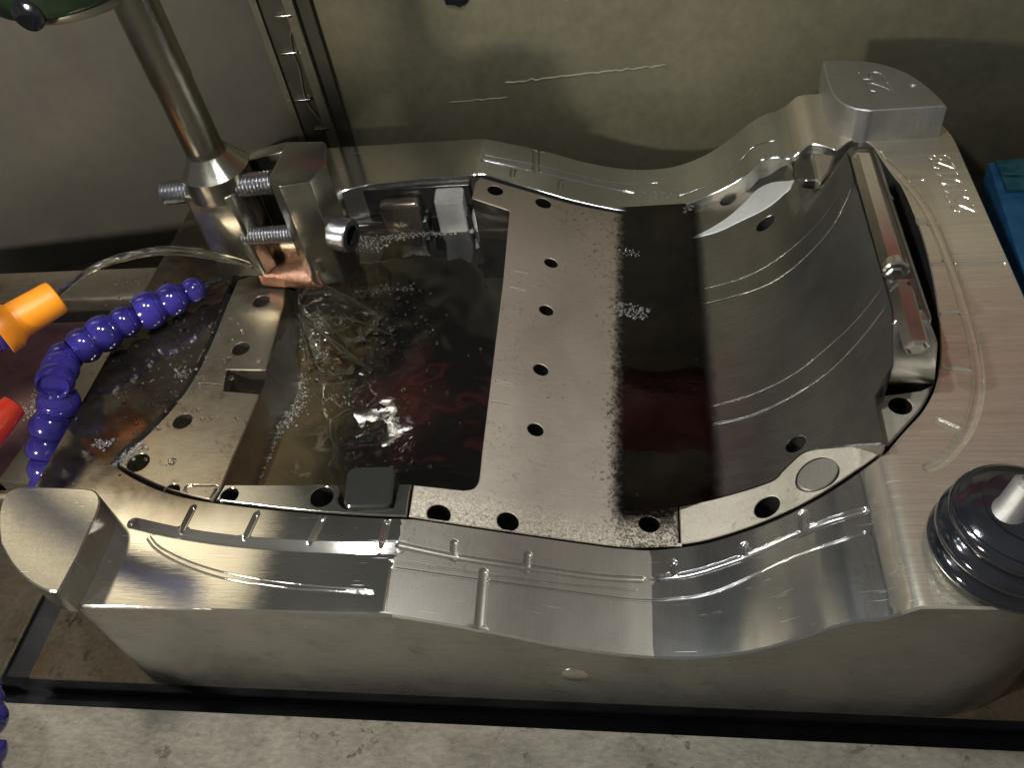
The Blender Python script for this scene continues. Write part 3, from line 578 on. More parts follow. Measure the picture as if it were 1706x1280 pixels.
# left insert, rail and small blocks round the pocket
zl = lambda X, Y: np.full_like(np.asarray(X, float), -0.012)
L1 = smooth([(196, 775), (214, 753), (254, 716), (298, 667), (333, 612), (358, 557), (378, 507), (396, 466)], 7)[:-1] + lines([(396, 466), (440, 452), (474, 474), (474, 500), (458, 560), (442, 617), (377, 616), (371, 651), (432, 656), (408, 716), (385, 770), (371, 806), (352, 834)], 8)[:-1] + smooth([(352, 834), (320, 826), (272, 812), (226, 791), (196, 775)], 7)[:-1]
l1h = [hole(435, 502, 0.064, zl), hole(401, 581, 0.064, zl), hole(304, 702, 0.064, zl), hole(230, 771, 0.072, zl), hole(286, 818, 0.050, zl)]
l1r = [G([(332, 639), (372, 641)], 0.006, 0.012, 'U', zl, False), G([(312, 810), (364, 810), (348, 838)], 0.012, 0.016, 'F', zl, False), G([(312, 810), (298, 833)], 0.012, 0.016, 'F', zl, False), G([(282, 765), (292, 766), (289, 775), (279, 774)], 0.010, 0.012, 'F', zl, False)]
M['insert'] = steel('stained_insert_steel', (0.27, 0.235, 0.18), (0.42, 0.375, 0.30), 0.16, 0.28, 0.9, (1.5, 8, 1), 0.1, 0.5, (0.10, 0.05, 0.03), 1.6, rust=0.55, dscale=6)
patch('left_insert', onto(L1, zl), l1h, zl, [M['insert'], M['gap']], mould, depth=0.55, hole_depth=0.25, chamfer=0.008, spacing=0.05, rows=l1r, wall_mat=0)
zr = lambda X, Y: np.full_like(np.asarray(X, float), -0.02)
R1 = lines([(374, 807), (560, 807)], 8)[:-1] + smooth([(560, 807), (566, 818), (562, 834), (572, 846), (590, 850)], 4)[:-1] + lines([(590, 850), (655, 845), (664, 806), (686, 806), (677, 861)], 8)[:-1] + smooth([(677, 861), (600, 858), (500, 851), (420, 842), (358, 834)], 8)[:-1] + lines([(358, 834), (374, 807)], 6)[:-1]
M['rail'] = steel('polished_rail_steel', (0.42, 0.40, 0.36), (0.56, 0.54, 0.48), 0.07, 0.15, 0.95, (1.0, 20, 1), 0.06, 0.3, dscale=12)
patch('front_rail', onto(R1, zr), [hole(382, 826, 0.056, zr), hole(536, 828, 0.072, zr)], zr, [M['rail'], M['gap']], mould, depth=0.5, hole_depth=0.25, chamfer=0.010, spacing=0.05, wall_mat=1)
zs = 0.02
sl = rounded([PZ(*p, zs)[:2] for p in [(579, 778), (659, 776), (651, 843), (571, 845)]], 0.05, 6)
M['slider'] = steel('dark_slider_steel', (0.10, 0.105, 0.09), (0.15, 0.15, 0.13), 0.14, 0.24, 0.85, (2, 8, 1), 0.05, 0.2)
patch('slider_block', np.array(lines(sl, 0.05, True)), [], hflat(zs), [M['slider']], mould, depth=0.6, chamfer=0.012, spacing=0.05)
# sloped inner wall of the left insert down into the oil
w0 = [PZ(*p, -0.03) for p in [(476, 478), (474, 500), (460, 560), (440, 640), (410, 716), (374, 806)]]
w1 = [w+(PZ(*q, ZP)-w)*1.5 for w, q in zip(w0, [(500, 488), (501, 520), (499, 590), (496, 655), (452, 735), (416, 806)])]
V = [w+np.array([-0.004, 0, -0.01]) for w in w0]+w1; n = len(w0); mesh_obj('sloped_wall', V, [(i, n+i, n+i+1, i+1) for i in range(n-1)], M['wall'], mould)
# things on the back wall of the pocket
YP = PZ(700, 302, 0)[1]-0.01
bw = [( -1.75, 2.20), (-1.2, YP+0.02), (-0.55, YP+0.06)]
def block(name, px, y0, y1, z1, z0, mat, bev=0.02):     # block whose front face (at y0) spans the given columns
    xa = PY(px[0], px[2], y0)[0]; xb = PY(px[1], px[2], y0)[0]; return bm_obj(name, box_bm((xa, y0, z0), (xb, y1, z1), bev, 3), mat, mould)
M['pwall'] = steel('dark_pocket_steel', (0.10, 0.10, 0.095), (0.26, 0.25, 0.235), 0.12, 0.28, 0.9, (3, 3, 3), 0.2, 0.4, blotch=3, dscale=8)
block('pocket_wall', (555, 790, 350), 2.26, 2.50, -0.04, -0.8, M['pwall'], 0.012)
block('pocket_step', (556, 716, 380), 2.14, 2.255, -0.30, -0.8, M['pwall'], 0.03)
block('tapered_block', (632, 702, 360), 2.12, 2.255, -0.10, -0.8, M['insert'], 0.05)
bx = block('bright_block', (722, 772, 340), 2.10, 2.245, -0.03, -0.8, M['foil'], 0.03)
for v in bx.data.vertices:
    if v.co.z > -0.2: v.co.z += (v.co.y-2.245)*0.35
block('block_holder', (714, 780, 350), 2.12, 2.25, -0.24, -0.8, M['dark'], 0.02)
block('pocket_corner', (783, 850, 360), 2.11, 2.25, -0.20, -0.8, M['foil'], 0.09)
block('pocket_rib', (775, 812, 410), 1.83, 2.04, -0.40, -0.8, M['pwall'], 0.03)

jet = np.array([-1.62, 0.85])
def wave(x, y):
    d = math.hypot(x-jet[0], y-jet[1]); a = 0.008+0.034*math.exp(-d*1.9)
    n = noise.noise((x*2.6, y*2.6, 0)) + 0.55*noise.noise((x*6, y*6, 3.1)) + 0.2*noise.noise((x*13, y*13, 7.7))*math.exp(-d*0.8)
    return a*n + 0.010*math.sin(d*16)*math.exp(-d*1.6)
# ------------------------------------------------------------------ liquids
def liquid_sheet(name, poly, z, mat, amp, sp, lab_kind='structure', freq=3.0):
    poly = np.array(poly); poly = poly if area(poly) > 0 else poly[::-1]; lo, hi = poly.min(0), poly.max(0)
    gx, gy = np.meshgrid(np.arange(lo[0], hi[0], sp), np.arange(lo[1], hi[1], sp)); Gp = np.stack([gx.ravel(), gy.ravel()], 1); Gp = Gp[inpoly(Gp, poly)]
    Gp = Gp[dist_path(Gp[:, 0], Gp[:, 1], np.vstack([poly, poly[:1]])) > sp*0.4]; n = len(poly)
    r = delaunay_2d_cdt([Vector(map(float, p)) for p in poly]+[Vector(map(float, p)) for p in Gp], [(i, (i+1) % n) for i in range(n)], [], 0, 1e-6)
    P = np.array([tuple(v) for v in r[0]]); T = np.array(r[2]); T = T[inpoly(P[T].mean(1), poly)]
    Z = [z + (amp(p[0], p[1]) if callable(amp) else 0) for p in P]; V = [(p[0], p[1], zz) for p, zz in zip(P, Z)]
    s = np.cross(P[T[:, 1]]-P[T[:, 0]], P[T[:, 2]]-P[T[:, 0]]); T = np.where(s[:, None] > 0, T, T[:, ::-1])
    o = mesh_obj(name, V, [tuple(map(int, t)) for t in T], mat, angle=None); tag(o, kind=lab_kind); return o
liquid_sheet('pool_water', [(-1.98, -1.0), (-0.05, -1.0), (-0.05, 2.28), (-1.98, 2.28)], ZP, M['pool'], wave, 0.03)
# puddle in the valley of the core; ragged at its edges
pe = [];
for y in np.arange(-0.77, 2.32, 0.025): pe.append((0.605+0.10*max(0, -0.66-y)**0.6+0.016*noise.noise((y*9, 1, 0))+0.012*noise.noise((y*40, 2, 0)), y))
for y in np.arange(2.32, -0.62, -0.025): pe.append((1.315+0.010*noise.noise((y*9, 5, 0))+0.012*noise.noise((y*40, 8, 0))-max(0, -0.35-y)*0.02, y))
liquid_sheet('puddle_water', pe, -0.372, M['puddle'], lambda x, y: 0.0012*noise.noise((x*5, y*5, 2)), 0.04)

# droplets and foam: nobody could count them
def ico():
    b = bmesh.new(); bmesh.ops.create_icosphere(b, subdivisions=2, radius=1); V = np.array([v.co[:] for v in b.verts]); F = [tuple(v.index for v in f.verts) for f in b.faces]; b.free(); return V, F
IV, IF = ico()
def blobs(name, items, mat):
    V = []; F = []
    for (p, r, q) in items:
        b = len(V); V += list(IV*np.array([r, r, r*q])+np.array(p)); F += [tuple(i+b for i in f) for f in IF]
    o = mesh_obj(name, V, F, mat, angle=None); tag(o, kind='stuff'); return o
fo = []; fb_ = []
def foam_line(px, n, wpx, z, r0=0.007, r1=0.02, zf=None, L=None):
    L = fo if L is None else L; P = np.array(smooth(px, 2))
    for _ in range(n):
        i = random.random()*(len(P)-1); w = wpx(i/(len(P)-1)) if callable(wpx) else wpx; c = P[int(i)]+np.array([random.gauss(0, w), random.gauss(0, w*0.6)])
        p = PS(c[0], c[1], zf) if zf else PZ(c[0], c[1], z)
        if z == -0.37: p = PZ(c[0], c[1], ZP+0.008); p[2] = ZP+0.004+wave(p[0], p[1])
        r_ = min(r1*1.3, r0*0.55*math.exp(random.gauss(0.4, 0.5)))
        if any(abs(q[0][0]-p[0]) < 0.05 and np.hypot(q[0][0]-p[0], q[0][1]-p[1]) < 0.85*(q[1]+r_) for q in L): continue
        L.append((p, r_, 0.75))
foam_line([(494, 622), (492, 655), (478, 695), (456, 733), (438, 768), (422, 802)], 1100, lambda t: 8*math.sin(math.pi*min(1, t*1.6+0.15))+3 if t < 0.55 else 3.5, -0.37, 0.006, 0.016)
foam_line([(580, 398), (640, 396), (700, 388), (780, 383), (850, 374)], 900, 4.5, -0.37, 0.006, 0.02)
foam_line([(578, 400), (600, 412), (640, 402)], 160, 8, -0.37, 0.006, 0.014)
foam_line([(1040, 515), (1055, 522), (1072, 520)], 220, 8, -0.368, 0.012, 0.026, None, fb_)
foam_line([(1045, 418), (1060, 424)], 70, 5, -0.368, 0.010, 0.02, None, fb_)
foam_line([(1080, 325), (1100, 322), (1116, 326)], 190, 5, 0, 0.009, 0.02, hz, fb_)
foam_line([(1108, 356), (1130, 350), (1150, 344)], 190, 4, 0, 0.009, 0.02, hz, fb_)
foam_line([(190, 776), (215, 755), (240, 740)], 260, 4, 0, 0.008, 0.018, hz, fb_)
foam_line([(164, 742), (178, 736)], 90, 6, 0.004, 0.008, 0.016, None, fb_)
foam_line([(45, 690), (66, 672), (82, 660)], 200, 10, -0.28, 0.006, 0.016)
foam_line([(300, 625), (312, 618)], 60, 6, 0.0, 0.008, 0.014, None, fb_)
foam_line([(492, 505), (500, 540), (520, 575), (534, 606)], 420, 10, -0.37, 0.007, 0.02)
foam_line([(495, 500), (530, 520), (560, 545)], 200, 12, -0.37, 0.006, 0.016)
foam_line([(560, 500), (610, 488), (650, 480), (690, 478)], 160, 6, -0.37, 0.008, 0.018, None, fb_)
blobs('foam', fo, M['foam']); blobs('bubbles', fb_, M['bubble'])
dr = []
for _ in range(420):      # spatter on the wet left land and the left insert
    px, py = random.gauss(265, 75), random.gauss(590, 80)
    if 150 < px < 430 and 455 < py < 800: dr.append((PZ(px, py, 0.0), random.choice([0.005, 0.007, 0.009, 0.013]), 0.5))
for _ in range(150):      # spatter thrown over the pool from the jet
    px, py = random.gauss(585, 50), random.gauss(555, 45)
    if 500 < px < 800: dr.append((PZ(px, py, -0.385+random.random()*0.05)+np.array([0, 0, 0.02]), random.choice([0.006, 0.008, 0.012, 0.018]), 0.8))
for _ in range(60): px, py = random.uniform(520, 815), random.uniform(460, 790); dr.append((PZ(px, py, -0.385), random.choice([0.005, 0.008, 0.012]), 0.8))
for px, py in [(1100, 520), (1155, 532), (1160, 600), (1158, 650), (1060, 570), (1150, 478), (1062, 825), (1250, 655), (620, 335), (575, 322)]: dr.append((PZ(px, py, -0.375), 0.014, 0.6))
for px, py in [(207, 670), (300, 500), (380, 470), (385, 630), (430, 600)]: dr.append((PZ(px, py, 0.0), 0.02, 0.5))
blobs('oil_droplets', dr, M['water'])

# the jet of oil from the orange nozzle and the splash below the electrode
js = []
for k in range(9):
    oy = random.uniform(-9, 9); oz = random.uniform(-0.03, 0.03)
    P = smooth([(98, 490+oy*0.4), (150, 452+oy*0.7), (210, 430+oy), (280, 420+oy), (350, 427+oy), (405, 440+oy*0.7), (445, 455+oy*0.3)], 8)
    a, b = PZ(95, 497, 0.6), np.array([-1.85, 1.02, 0.12]); n = len(P); pts = []
    for i, p in enumerate(P):
        t = i/(n-1); yy = a[1]*(1-t)+b[1]*t + oz; pts.append(PY(p[0], p[1], yy)+np.array([0, 0, 0.010*noise.noise((i*0.3, k*3.1, 0))]))
    js.append(tube(pts, [0.013*(0.6+0.5*abs(noise.noise((i*0.25, k*1.7, 4)))+0.2) for i in range(n)], 8))
V, F = merge(js); o = mesh_obj('oil_jet', V, F, M['water'], angle=None); tag(o, 'thin clear arching jet of oil leaving the orange nozzle', 'oil jet')
V = []; F = []; NS, NR = 40, 14           # splash crown: a torn sheet
c0 = np.array([-1.66, 0.80, -0.06])
for i in range(NS):
    t = i/(NS-1); ang = math.radians(-70+150*t); L = 0.46+0.22*noise.noise((t*4, 1, 0))+0.10*noise.noise((t*13, 4, 0))
    for j in range(NR):
        s = j/(NR-1); r = s*max(0.12, L); p = c0+np.array([math.cos(ang)*r, math.sin(ang)*r*0.9, 0.16*s*(1-s)*4-0.27*s**1.8+0.03*math.sin(s*7+t*8)+0.07*noise.noise((t*6, s*3.5, 2))]); V.append(p)
for i in range(NS-1):
    for j in range(NR-1): F.append((i*NR+j, i*NR+j+1, (i+1)*NR+j+1, (i+1)*NR+j))
st_ = [(V, F)]
for k in range(3):
    ang = math.radians(random.uniform(-85, 70)); L = random.uniform(0.2, 0.75); h = random.uniform(0.02, 0.16); w_ = random.uniform(-0.5, 0.5); pts = []
    for i in range(12):
        t = i/11; a_ = ang+w_*t; pts.append(np.array([-1.66, 0.80, -0.10])+np.array([math.cos(a_)*L*t, math.sin(a_)*L*t, h*4*t*(1-t)-0.28*t*t+0.012*noise.noise((k*3.3, t*7, 1))]))
    r_ = random.uniform(0.010, 0.024); st_.append(tube(pts, [r_*(0.5+abs(noise.noise((k*1.9, i*0.6, 5)))*1.6) for i in range(12)], 7))
V, F = merge(st_)
o = mesh_obj('oil_splash', V, F, M['water'], angle=None)
sm = o.modifiers.new('thickness', 'SOLIDIFY'); sm.thickness = 0.006
tag(o, 'clear torn sheet of splashing oil below the copper electrode', 'oil splash')

# ------------------------------------------------------------------ electrode holder
H = tag(empty('electrode_holder', (-2.05, 1.1, 0.2)), 'round steel shank with a two-jaw screw clamp gripping the copper electrode', 'tool holder')
def hp_(name, V, F, mat, par=H, angle=35):
    o = mesh_obj(name, V, F, mat, angle=angle); o.parent = par; o.matrix_parent_inverse = Matrix.Translation(-Vector(H.location)) if par is H else Matrix(); return o
def hb_(name, bm, mat):
    o = bm_obj(name, bm, mat); o.parent = H; o.matrix_parent_inverse = Matrix.Translation(-Vector(H.location)); return o
sx, sy = -2.075, 1.2
hp_('shank', *lathe([(0, 0.128), (0.55, 0.128), (0.555, 0.133), (1.25, 0.133)], (sx, sy, 1.04), (-0.02, 0.0, 1), 40), M['holder'])
hp_('collar', *lathe([(0, 0.238), (0.165, 0.24), (0.166, 0.239), (0.29, 0.14)], (sx+0.03, sy-0.03, 0.80), (0, 0, 1), 40), M['holder'], angle=22)
jl = rounded([(-2.26, 0.98), (-1.90, 0.95), (-1.84, 1.08), (-1.90, 1.36), (-2.22, 1.38)], 0.04, 4)
hb_('left_jaw', prism_bm(jl, 0.16, 0.86, 0.012), M['holder'])
jr = rounded([(-1.60, 0.98), (-1.50, 0.90), (-1.30, 0.93), (-1.22, 1.10), (-1.28, 1.34), (-1.56, 1.36)], 0.03, 4)
bmj = prism_bm(jr, 0.10, 0.96, 0.012)
for v in bmj.verts:
    if v.co.z > 0.8: v.co.z += (v.co.y-1.1)*0.10+0.02
hb_('right_jaw', bmj, M['holder'])
jb = rounded([(-1.92, 1.36), (-1.58, 1.30), (-1.56, 1.42), (-1.90, 1.50)], 0.03, 4); bmj = prism_bm(jb, 0.3, 0.92, 0.012)
for v in bmj.verts:
    if v.co.z > 0.8: v.co.z += (v.co.x+1.75)*0.3
hb_('back_jaw', bmj, M['holder'])
def screw(name, p0, p1, r, pitch=0.026):
    a = np.array(p0); d = np.array(p1)-a; L = np.linalg.norm(d); n = int(L/pitch); pr = [(0, r*0.7)]
    for i in range(n): pr += [(i*pitch+0.004, r*0.84), (i*pitch+pitch*0.5, r), (i*pitch+pitch*0.6, r)]
    pr.append((L, r*0.7)); hp_(name, *lathe(pr, a, d, 20), M['screw'], angle=20)
screw('threaded_screw', PY(272, 322, 1.06), PY(458, 303, 1.10), 0.082)
screw('threaded_screw', PY(405, 394, 1.0), PY(500, 388, 1.02), 0.062, 0.022)
a = PY(556, 388, 1.0); ax = np.array([1.0, -0.28, -0.02])
hd = hp_('screw_head', *lathe([(0, 0.105), (0.01, 0.118), (0.13, 0.118), (0.145, 0.11), (0.145, 0.072)], a, ax, 32, cap=False), M['screw'])
ax_ = ax/np.linalg.norm(ax); hx = hp_('hex_socket', *merge([lathe([(0.146, 0.070), (0.06, 0.066), (0.06, 0.001)], a, ax, 6, cap=False)]), M['dark']); hx.parent = hd; hx.matrix_parent_inverse = Matrix.Translation(-Vector(H.location))
hx.matrix_parent_inverse = hd.matrix_parent_inverse.inverted() @ Matrix.Translation(-Vector(H.location)) if False else Matrix()
EB = [(-1.98, 1.0), (-1.50, 0.93), (-1.44, 1.02), (-1.44, 1.30), (-1.96, 1.34)]
bmj = prism_bm(EB, 0.03, 0.15, 0.008)
e1 = hb_('copper_electrode', bmj, M['copper'])
hb_('electrode_block', box_bm((-1.93, 1.16, 0.14), (-1.50, 1.32, 0.30), 0.01), M['holder'])
V, F = tube([PY(528, 452, 0.86), PY(537, 474, 0.86)], 0.010); hp_('electrode_pin', V, F, M['copper'])

# chuck over it
ch = tag(empty('machine_chuck', (-2.3, 1.2, 2.2)), 'dark green machine chuck at the top edge above the round shank', 'machine chuck')
def cpart(name, o): o.parent = ch; o.matrix_parent_inverse = Matrix.Translation(-Vector(ch.location)); return o
cpart('chuck_body', bm_obj('chuck_body', prism_bm(circle((-2.46, 1.22), 0.46, 40), 2.19, 2.9, 0.05, 3), M['green']))
cpart('chuck_ring', bm_obj('chuck_ring', prism_bm(circle((-2.42, 1.22), 0.36, 40), 2.13, 2.188, 0.015, 2), M['post']))
cpart('clamp_screw', mesh_obj('clamp_screw', *lathe([(0, 0.09), (0.10, 0.09), (0.11, 0.07)], PY(60, 12, 0.86), (0, -1, 0), 24), M['black']))
hd = bm_obj('spindle_housing', box_bm((-3.2, -0.1, 3.4), (-0.7, 2.4, 6.5), 0.06), M['green']); tag(hd, 'dark green spindle housing above the chuck, mirrored in the wet steel', 'spindle housing')

# ------------------------------------------------------------------ hoses and nozzles
def hose(label, pts, radii, group, tip=True, mat='hose'):
    r = tag(empty('coolant_hose', tuple(pts[0])), label, 'coolant hose', group)
    P0 = [np.array(p) for p in pts]; P = [P0[0]]; R2 = []
    for i in range(len(P0)-1):
        k = 2 if np.linalg.norm(P0[i+1]-P0[i]) > 1.75*radii[i] else 1
        for j in range(k): P.append(P0[i]+(P0[i+1]-P0[i])*(j+1)/k); R2.append(radii[i])
    radii = R2 + [radii[-1]]
    for i in range(len(P)-1 if len(P) > 1 else 1):
        d = P[i+1]-P[i]; L = np.linalg.norm(d); R = radii[i]; pr = [(-0.42*R, R*0.62)]
        for a in np.linspace(-0.62, 0.86, 11): pr.append((a*R, R*math.sqrt(max(0.05, 1-a*a))))
        pr = [p for a_ in pr for p in ([a_] if not (0.30*R < a_[0] < 0.42*R) else [(a_[0]-0.03*R, a_[1]+0.01*R), (a_[0], a_[1]-0.035*R), (a_[0]+0.04*R, a_[1]-0.005*R)])]; pr += [(0.88*R, R*0.56), (L*0.86, R*0.56), (L*0.92, R*0.66)] if L*0.86 > 0.9*R else []
        V, F = lathe(pr, P[i], d, 22)
        o = mesh_obj('hose_segment', V, F, M[mat], angle=38); o.parent = r; o.matrix_parent_inverse = Matrix.Translation(-Vector(r.location))
    if tip:
        d = P[-1]-P[-2]; V, F = lathe([(-0.04, radii[-1]*0.9), (0.02, radii[-1]*0.95), (0.06, radii[-1]*0.55), (0.15, radii[-1]*0.35), (0.15, radii[-1]*0.2)], P[-1], d, 18)
        o = mesh_obj('nozzle_tip', V, F, M['black']); o.parent = r; o.matrix_parent_inverse = Matrix.Translation(-Vector(r.location))
    return r
hp1 = [PX(66, 800, -3.18)+np.array([0, 0, -0.1]), PX(76, 748, -3.16), PX(84, 712, -3.14), PX(98, 672, -3.10), PX(92, 635, -3.04), PZ(108, 597, 0.14), PZ(140, 576, 0.17), PZ(172, 556, 0.17), PZ(207, 537, 0.16), PZ(248, 517, 0.15), PZ(286, 500, 0.14), PZ(322, 484, 0.13), PZ(338, 477, 0.12)]
hose('violet segmented coolant hose curling over the left land to a black tip', hp1, [0.12, 0.125, 0.135, 0.14, 0.125, 0.12, 0.13, 0.135, 0.115, 0.14, 0.125, 0.095, 0.05], 'segmented coolant hoses')
nz = tag(empty('orange_nozzle', tuple(PZ(15, 556, 0.6))), 'orange round nozzle spraying a clear jet at the left edge', 'nozzle')
pa, pb = PZ(96, 494, 0.6), PZ(-40, 574, 0.6); d = pb-pa; L = np.linalg.norm(d)
def npart(name, o, r): o.parent = r; o.matrix_parent_inverse = Matrix.Translation(-Vector(r.location)); return o
npart('nozzle_body', mesh_obj('nozzle_body', *lathe([(0.03, 0.085), (0.0, 0.10), (0.008, 0.112), (0.03, 0.117), (L*0.52, 0.125), (L*0.60, 0.16), (L*0.74, 0.165), (L*0.75, 0.12)], pa, d, 36), M['orange']), nz)
P5 = [pa+d*0.72, pa+d*1.02+np.array([0.0, -0.02, 0.03])] + [np.array(p) for p in [(-3.55, -0.36, 0.78), (-3.42, -0.52, 1.02), (-3.18, -0.60, 1.24), (-2.94, -0.60, 1.42), (-2.84, -0.52, 1.68), (-2.92, -0.42, 1.95), (-3.08, -0.3, 2.2), (-3.3, -0.2, 2.45)]]
hose('violet segmented hose feeding the orange nozzle at the left edge', P5, [0.14]*10, 'segmented coolant hoses', False)
rz = tag(empty('red_nozzle', tuple(PZ(10, 710, 0.0))), 'shiny red nozzle with a yellow core at the left edge', 'nozzle')
pa, pb = PX(26, 674, -3.3), PX(-50, 747, -3.45); d = pb-pa; L = np.linalg.norm(d)
npart('nozzle_shell', mesh_obj('nozzle_shell', *lathe([(0.06, 0.05), (0.0, 0.06), (0.01, 0.085), (L*0.5, 0.12), (L, 0.13)], pa, d, 28), M['red']), rz)
npart('nozzle_core', mesh_obj('nozzle_core', *lathe([(0.0, 0.02), (0.02, 0.05), (L*0.8, 0.075), (L, 0.08)], pa+np.array([-0.07, -0.02, 0.075]), d, 20), M['yellow']), rz)
fb = [PZ(-40, 1090, -0.2), PZ(-22, 1145, -0.25), PZ(-10, 1200, -0.3), PZ(-12, 1255, -0.35), PZ(-30, 1320, -0.4)]
hose('violet hose running down the bottom left edge in front of the table', [p+np.array([-0.04, 0, 0]) for p in fb], [0.105]*5, 'segmented coolant hoses', False)
# black bellows on the right plateau
bl = tag(empty('black_bellows', tuple(PZ(1645, 930, 0.22))), 'glossy black ribbed rubber bellows standing on the right plateau', 'rubber bellows')
bc = PZ(1668, 922, 0.22); prof = [(0, 0.30), (0.0, 0.345), (0.03, 0.372), (0.07, 0.375), (0.10, 0.345), (0.115, 0.325), (0.135, 0.345), (0.17, 0.368), (0.21, 0.362), (0.235, 0.33), (0.25, 0.315), (0.27, 0.33), (0.31, 0.342)]
for a in np.linspace(0.1, 1.35, 9): prof.append((0.31+0.15*math.sin(a), 0.335*math.cos(a)+0.01))
prof = [p for i_, p in enumerate(prof) for p in ([p] if i_ not in (15, 18) else [(p[0]-0.008, p[1]+0.008), (p[0], p[1]-0.014), (p[0]+0.006, p[1]-0.006)])]
prof = [(h_*0.82, r_*0.92) for h_, r_ in prof]
tilt = np.array([0.10, 0.06, 1.0])
o = mesh_obj('ribbed_dome', *lathe(prof, bc, tilt, 56), M['black'], angle=60); npart('', o, bl)
tp = np.array(PZ(1684, 862, 0.56)); o = mesh_obj('nipple', *lathe([(0, 0.10), (0.05, 0.085), (0.10, 0.07), (0.22, 0.065), (0.24, 0.04)], tp-np.array([0.02, 0, 0.04]), (0.30, 0.28, 0.9), 24), M['heel']); npart('', o, bl)

# ------------------------------------------------------------------ surroundings
def struct(o): return tag(o, kind='structure')
YW = 3.45; cx_ = PY(530, 245, YW)[0]
def tbl(name, lo, hi, mat): return struct(bm_obj(name, box_bm(lo, hi, 0.012, 2), mat))
tbl('front_table', (-3.30, -9, -1.34), (12, -1.775, -1.04), M['table'])
tbl('front_table', (-12, -9, -1.34), (-3.50, -1.775, -1.04), M['tabledirty'])
tbl('rear_table', (-3.22, -1.606, -1.075), (12, YW+1.5, -1.042), M['tabledirty'])
tbl('rear_table', (-12, -1.606, -1.075), (-3.42, YW+1.5, -1.042), M['tabledirty'])
struct(bm_obj('table_slot', box_bm((-12, -9, -1.6), (12, 5, -1.33), 0), M['slot']))
struct(bm_obj('table_slot', box_bm((-12, -1.59, -1.325), (12, 5, -1.08), 0), M['slot']))  # dark block added where the slot side would catch lamp light
tw = tag(empty('tank_wall', (1, YW, -1.04)), 'olive steel back wall of the machining tank', 'tank wall')
def wpart(o, r): o.parent = r; o.matrix_parent_inverse = Matrix.Translation(-Vector(r.location)); return o
wpart(bm_obj('wall_panel', box_bm((cx_, YW, -1.04), (9, YW+0.15, 2.9), 0.01), M['wallback']), tw)
wpart(mesh_obj('weld_seam', *tube([PY(x, y, YW+0.010)+np.array([0, 0, 0.02*noise.noise((x*0.1, 0, 0))]) for x, y in lines([(842, 138), (960, 124), (1110, 108)], 6)], 0.017, 8), M['wallback']), tw)
wpart(mesh_obj('weld_seam', *tube([PY(x, y, YW+0.008)+np.array([0, 0, 0.016*noise.noise((x*0.1, 3, 0))]) for x, y in lines([(750, 170), (845, 162)], 6)], 0.013, 8), M['wallback']), tw)
bmn = tag(bm_obj('gantry_beam', box_bm((-4.6, YW-0.2, 2.95), (10, YW+0.3, 4.2), 0.03), M['maroon']), 'maroon machine beam above the back wall, seen only mirrored in the steel', 'machine beam')
tag(bm_obj('gantry_beam', box_bm((1.5, YW-0.35, 5.1), (10, YW-0.12, 6.4), 0.03), M['maroon']), 'second maroon machine beam higher up over the right side, seen only mirrored', 'machine beam')
tag(bm_obj('machine_cover', box_bm((-16, YW-0.1, 4.22), (14, YW+0.3, 10.0), 0.03), M['tan'] if 'tan' in M else M['wallback']), 'pale machine cover above the maroon beam, seen only mirrored', 'machine cover')
tag(bm_obj('plateau_reflector', box_bm((2.4, YW-0.12, 1.55), (10, YW-0.01, 2.93), 0.02), M['tan']), 'unseen pale panel added high on the right to brighten the plateau by reflection', 'reflector panel')  # added reflector for the right plateau, out of view
# left panel and corner post
sp = tag(empty('side_panel', (-4, 3, -1.04)), 'smooth tank panel greyed for its different lighting behind the shank at the left', 'tank panel')
pA = np.array(PZ(310, 400, -1.04)[:2]); pB = np.array(PZ(0, 470, -1.04)[:2]); dr_ = (pB-pA)/np.linalg.norm(pB-pA); nn = np.array([-dr_[1], dr_[0]])
q0 = np.array([cx_-0.02, YW+0.01]); q1 = pA; q2 = pA+dr_*8
def vwall(name, a, b, z0, z1, th, mat, r):
    t = (b-a)/np.linalg.norm(b-a); n_ = np.array([-t[1], t[0]]); n_ = n_ if n_[1] > 0 else -n_
    return wpart(bm_obj(name, prism_bm([a, b, b+n_*th, a+n_*th], z0, z1, 0.006, 1), mat), r)
vwall('panel_sheet', q0, q2, -1.04, 4.2, 0.1, M['wallside'], sp)
cp = tag(empty('corner_post', (cx_, YW, -1.04)), 'vertical corner trim with four bright tabs between the grey panel and the olive wall', 'corner trim')
def strip(name, p_lo, p_hi, y, w0, w1, mat, th=0.04):
    a = PY(*p_lo, y); b = PY(*p_hi, y); t = (b-a); 
    V = []
    for p in (a-t*0.5, b+t*2):
        for dx, dy in ((w0, 0), (w1, 0), (w1, th), (w0, th)): V.append((p[0]+dx, y+dy, p[2]))
    F = [(0, 1, 5, 4), (1, 2, 6, 5), (2, 3, 7, 6), (3, 0, 4, 7), (4, 5, 6, 7), (3, 2, 1, 0)]
    return wpart(mesh_obj(name, V, F, mat), cp)
strip('seal_strip', (530, 245), (445, 0), YW-0.06, -0.10, 0.12, M['postdark'], 0.10)
strip('flange', (530, 245), (445, 0), YW-0.10, 0.121, 0.21, M['post'], 0.14)
strip('flange', (530, 245), (445, 0), YW-0.09, -0.16, -0.101, M['post'], 0.13)
strip('flange', (530, 245), (445, 0), YW-0.05, 0.211, 0.36, M['postdark'], 0.09)
for (x, y) in [(474, 26), (483, 88), (505, 166), (537, 214)]:
    c = PY(x, y, YW-0.085); wpart(bm_obj('bright_tab', box_bm((c[0]-0.075, c[1]-0.02, c[2]-0.012), (c[0]+0.075, c[1]+0.03, c[2]+0.012), 0.006), M['rod']), cp)
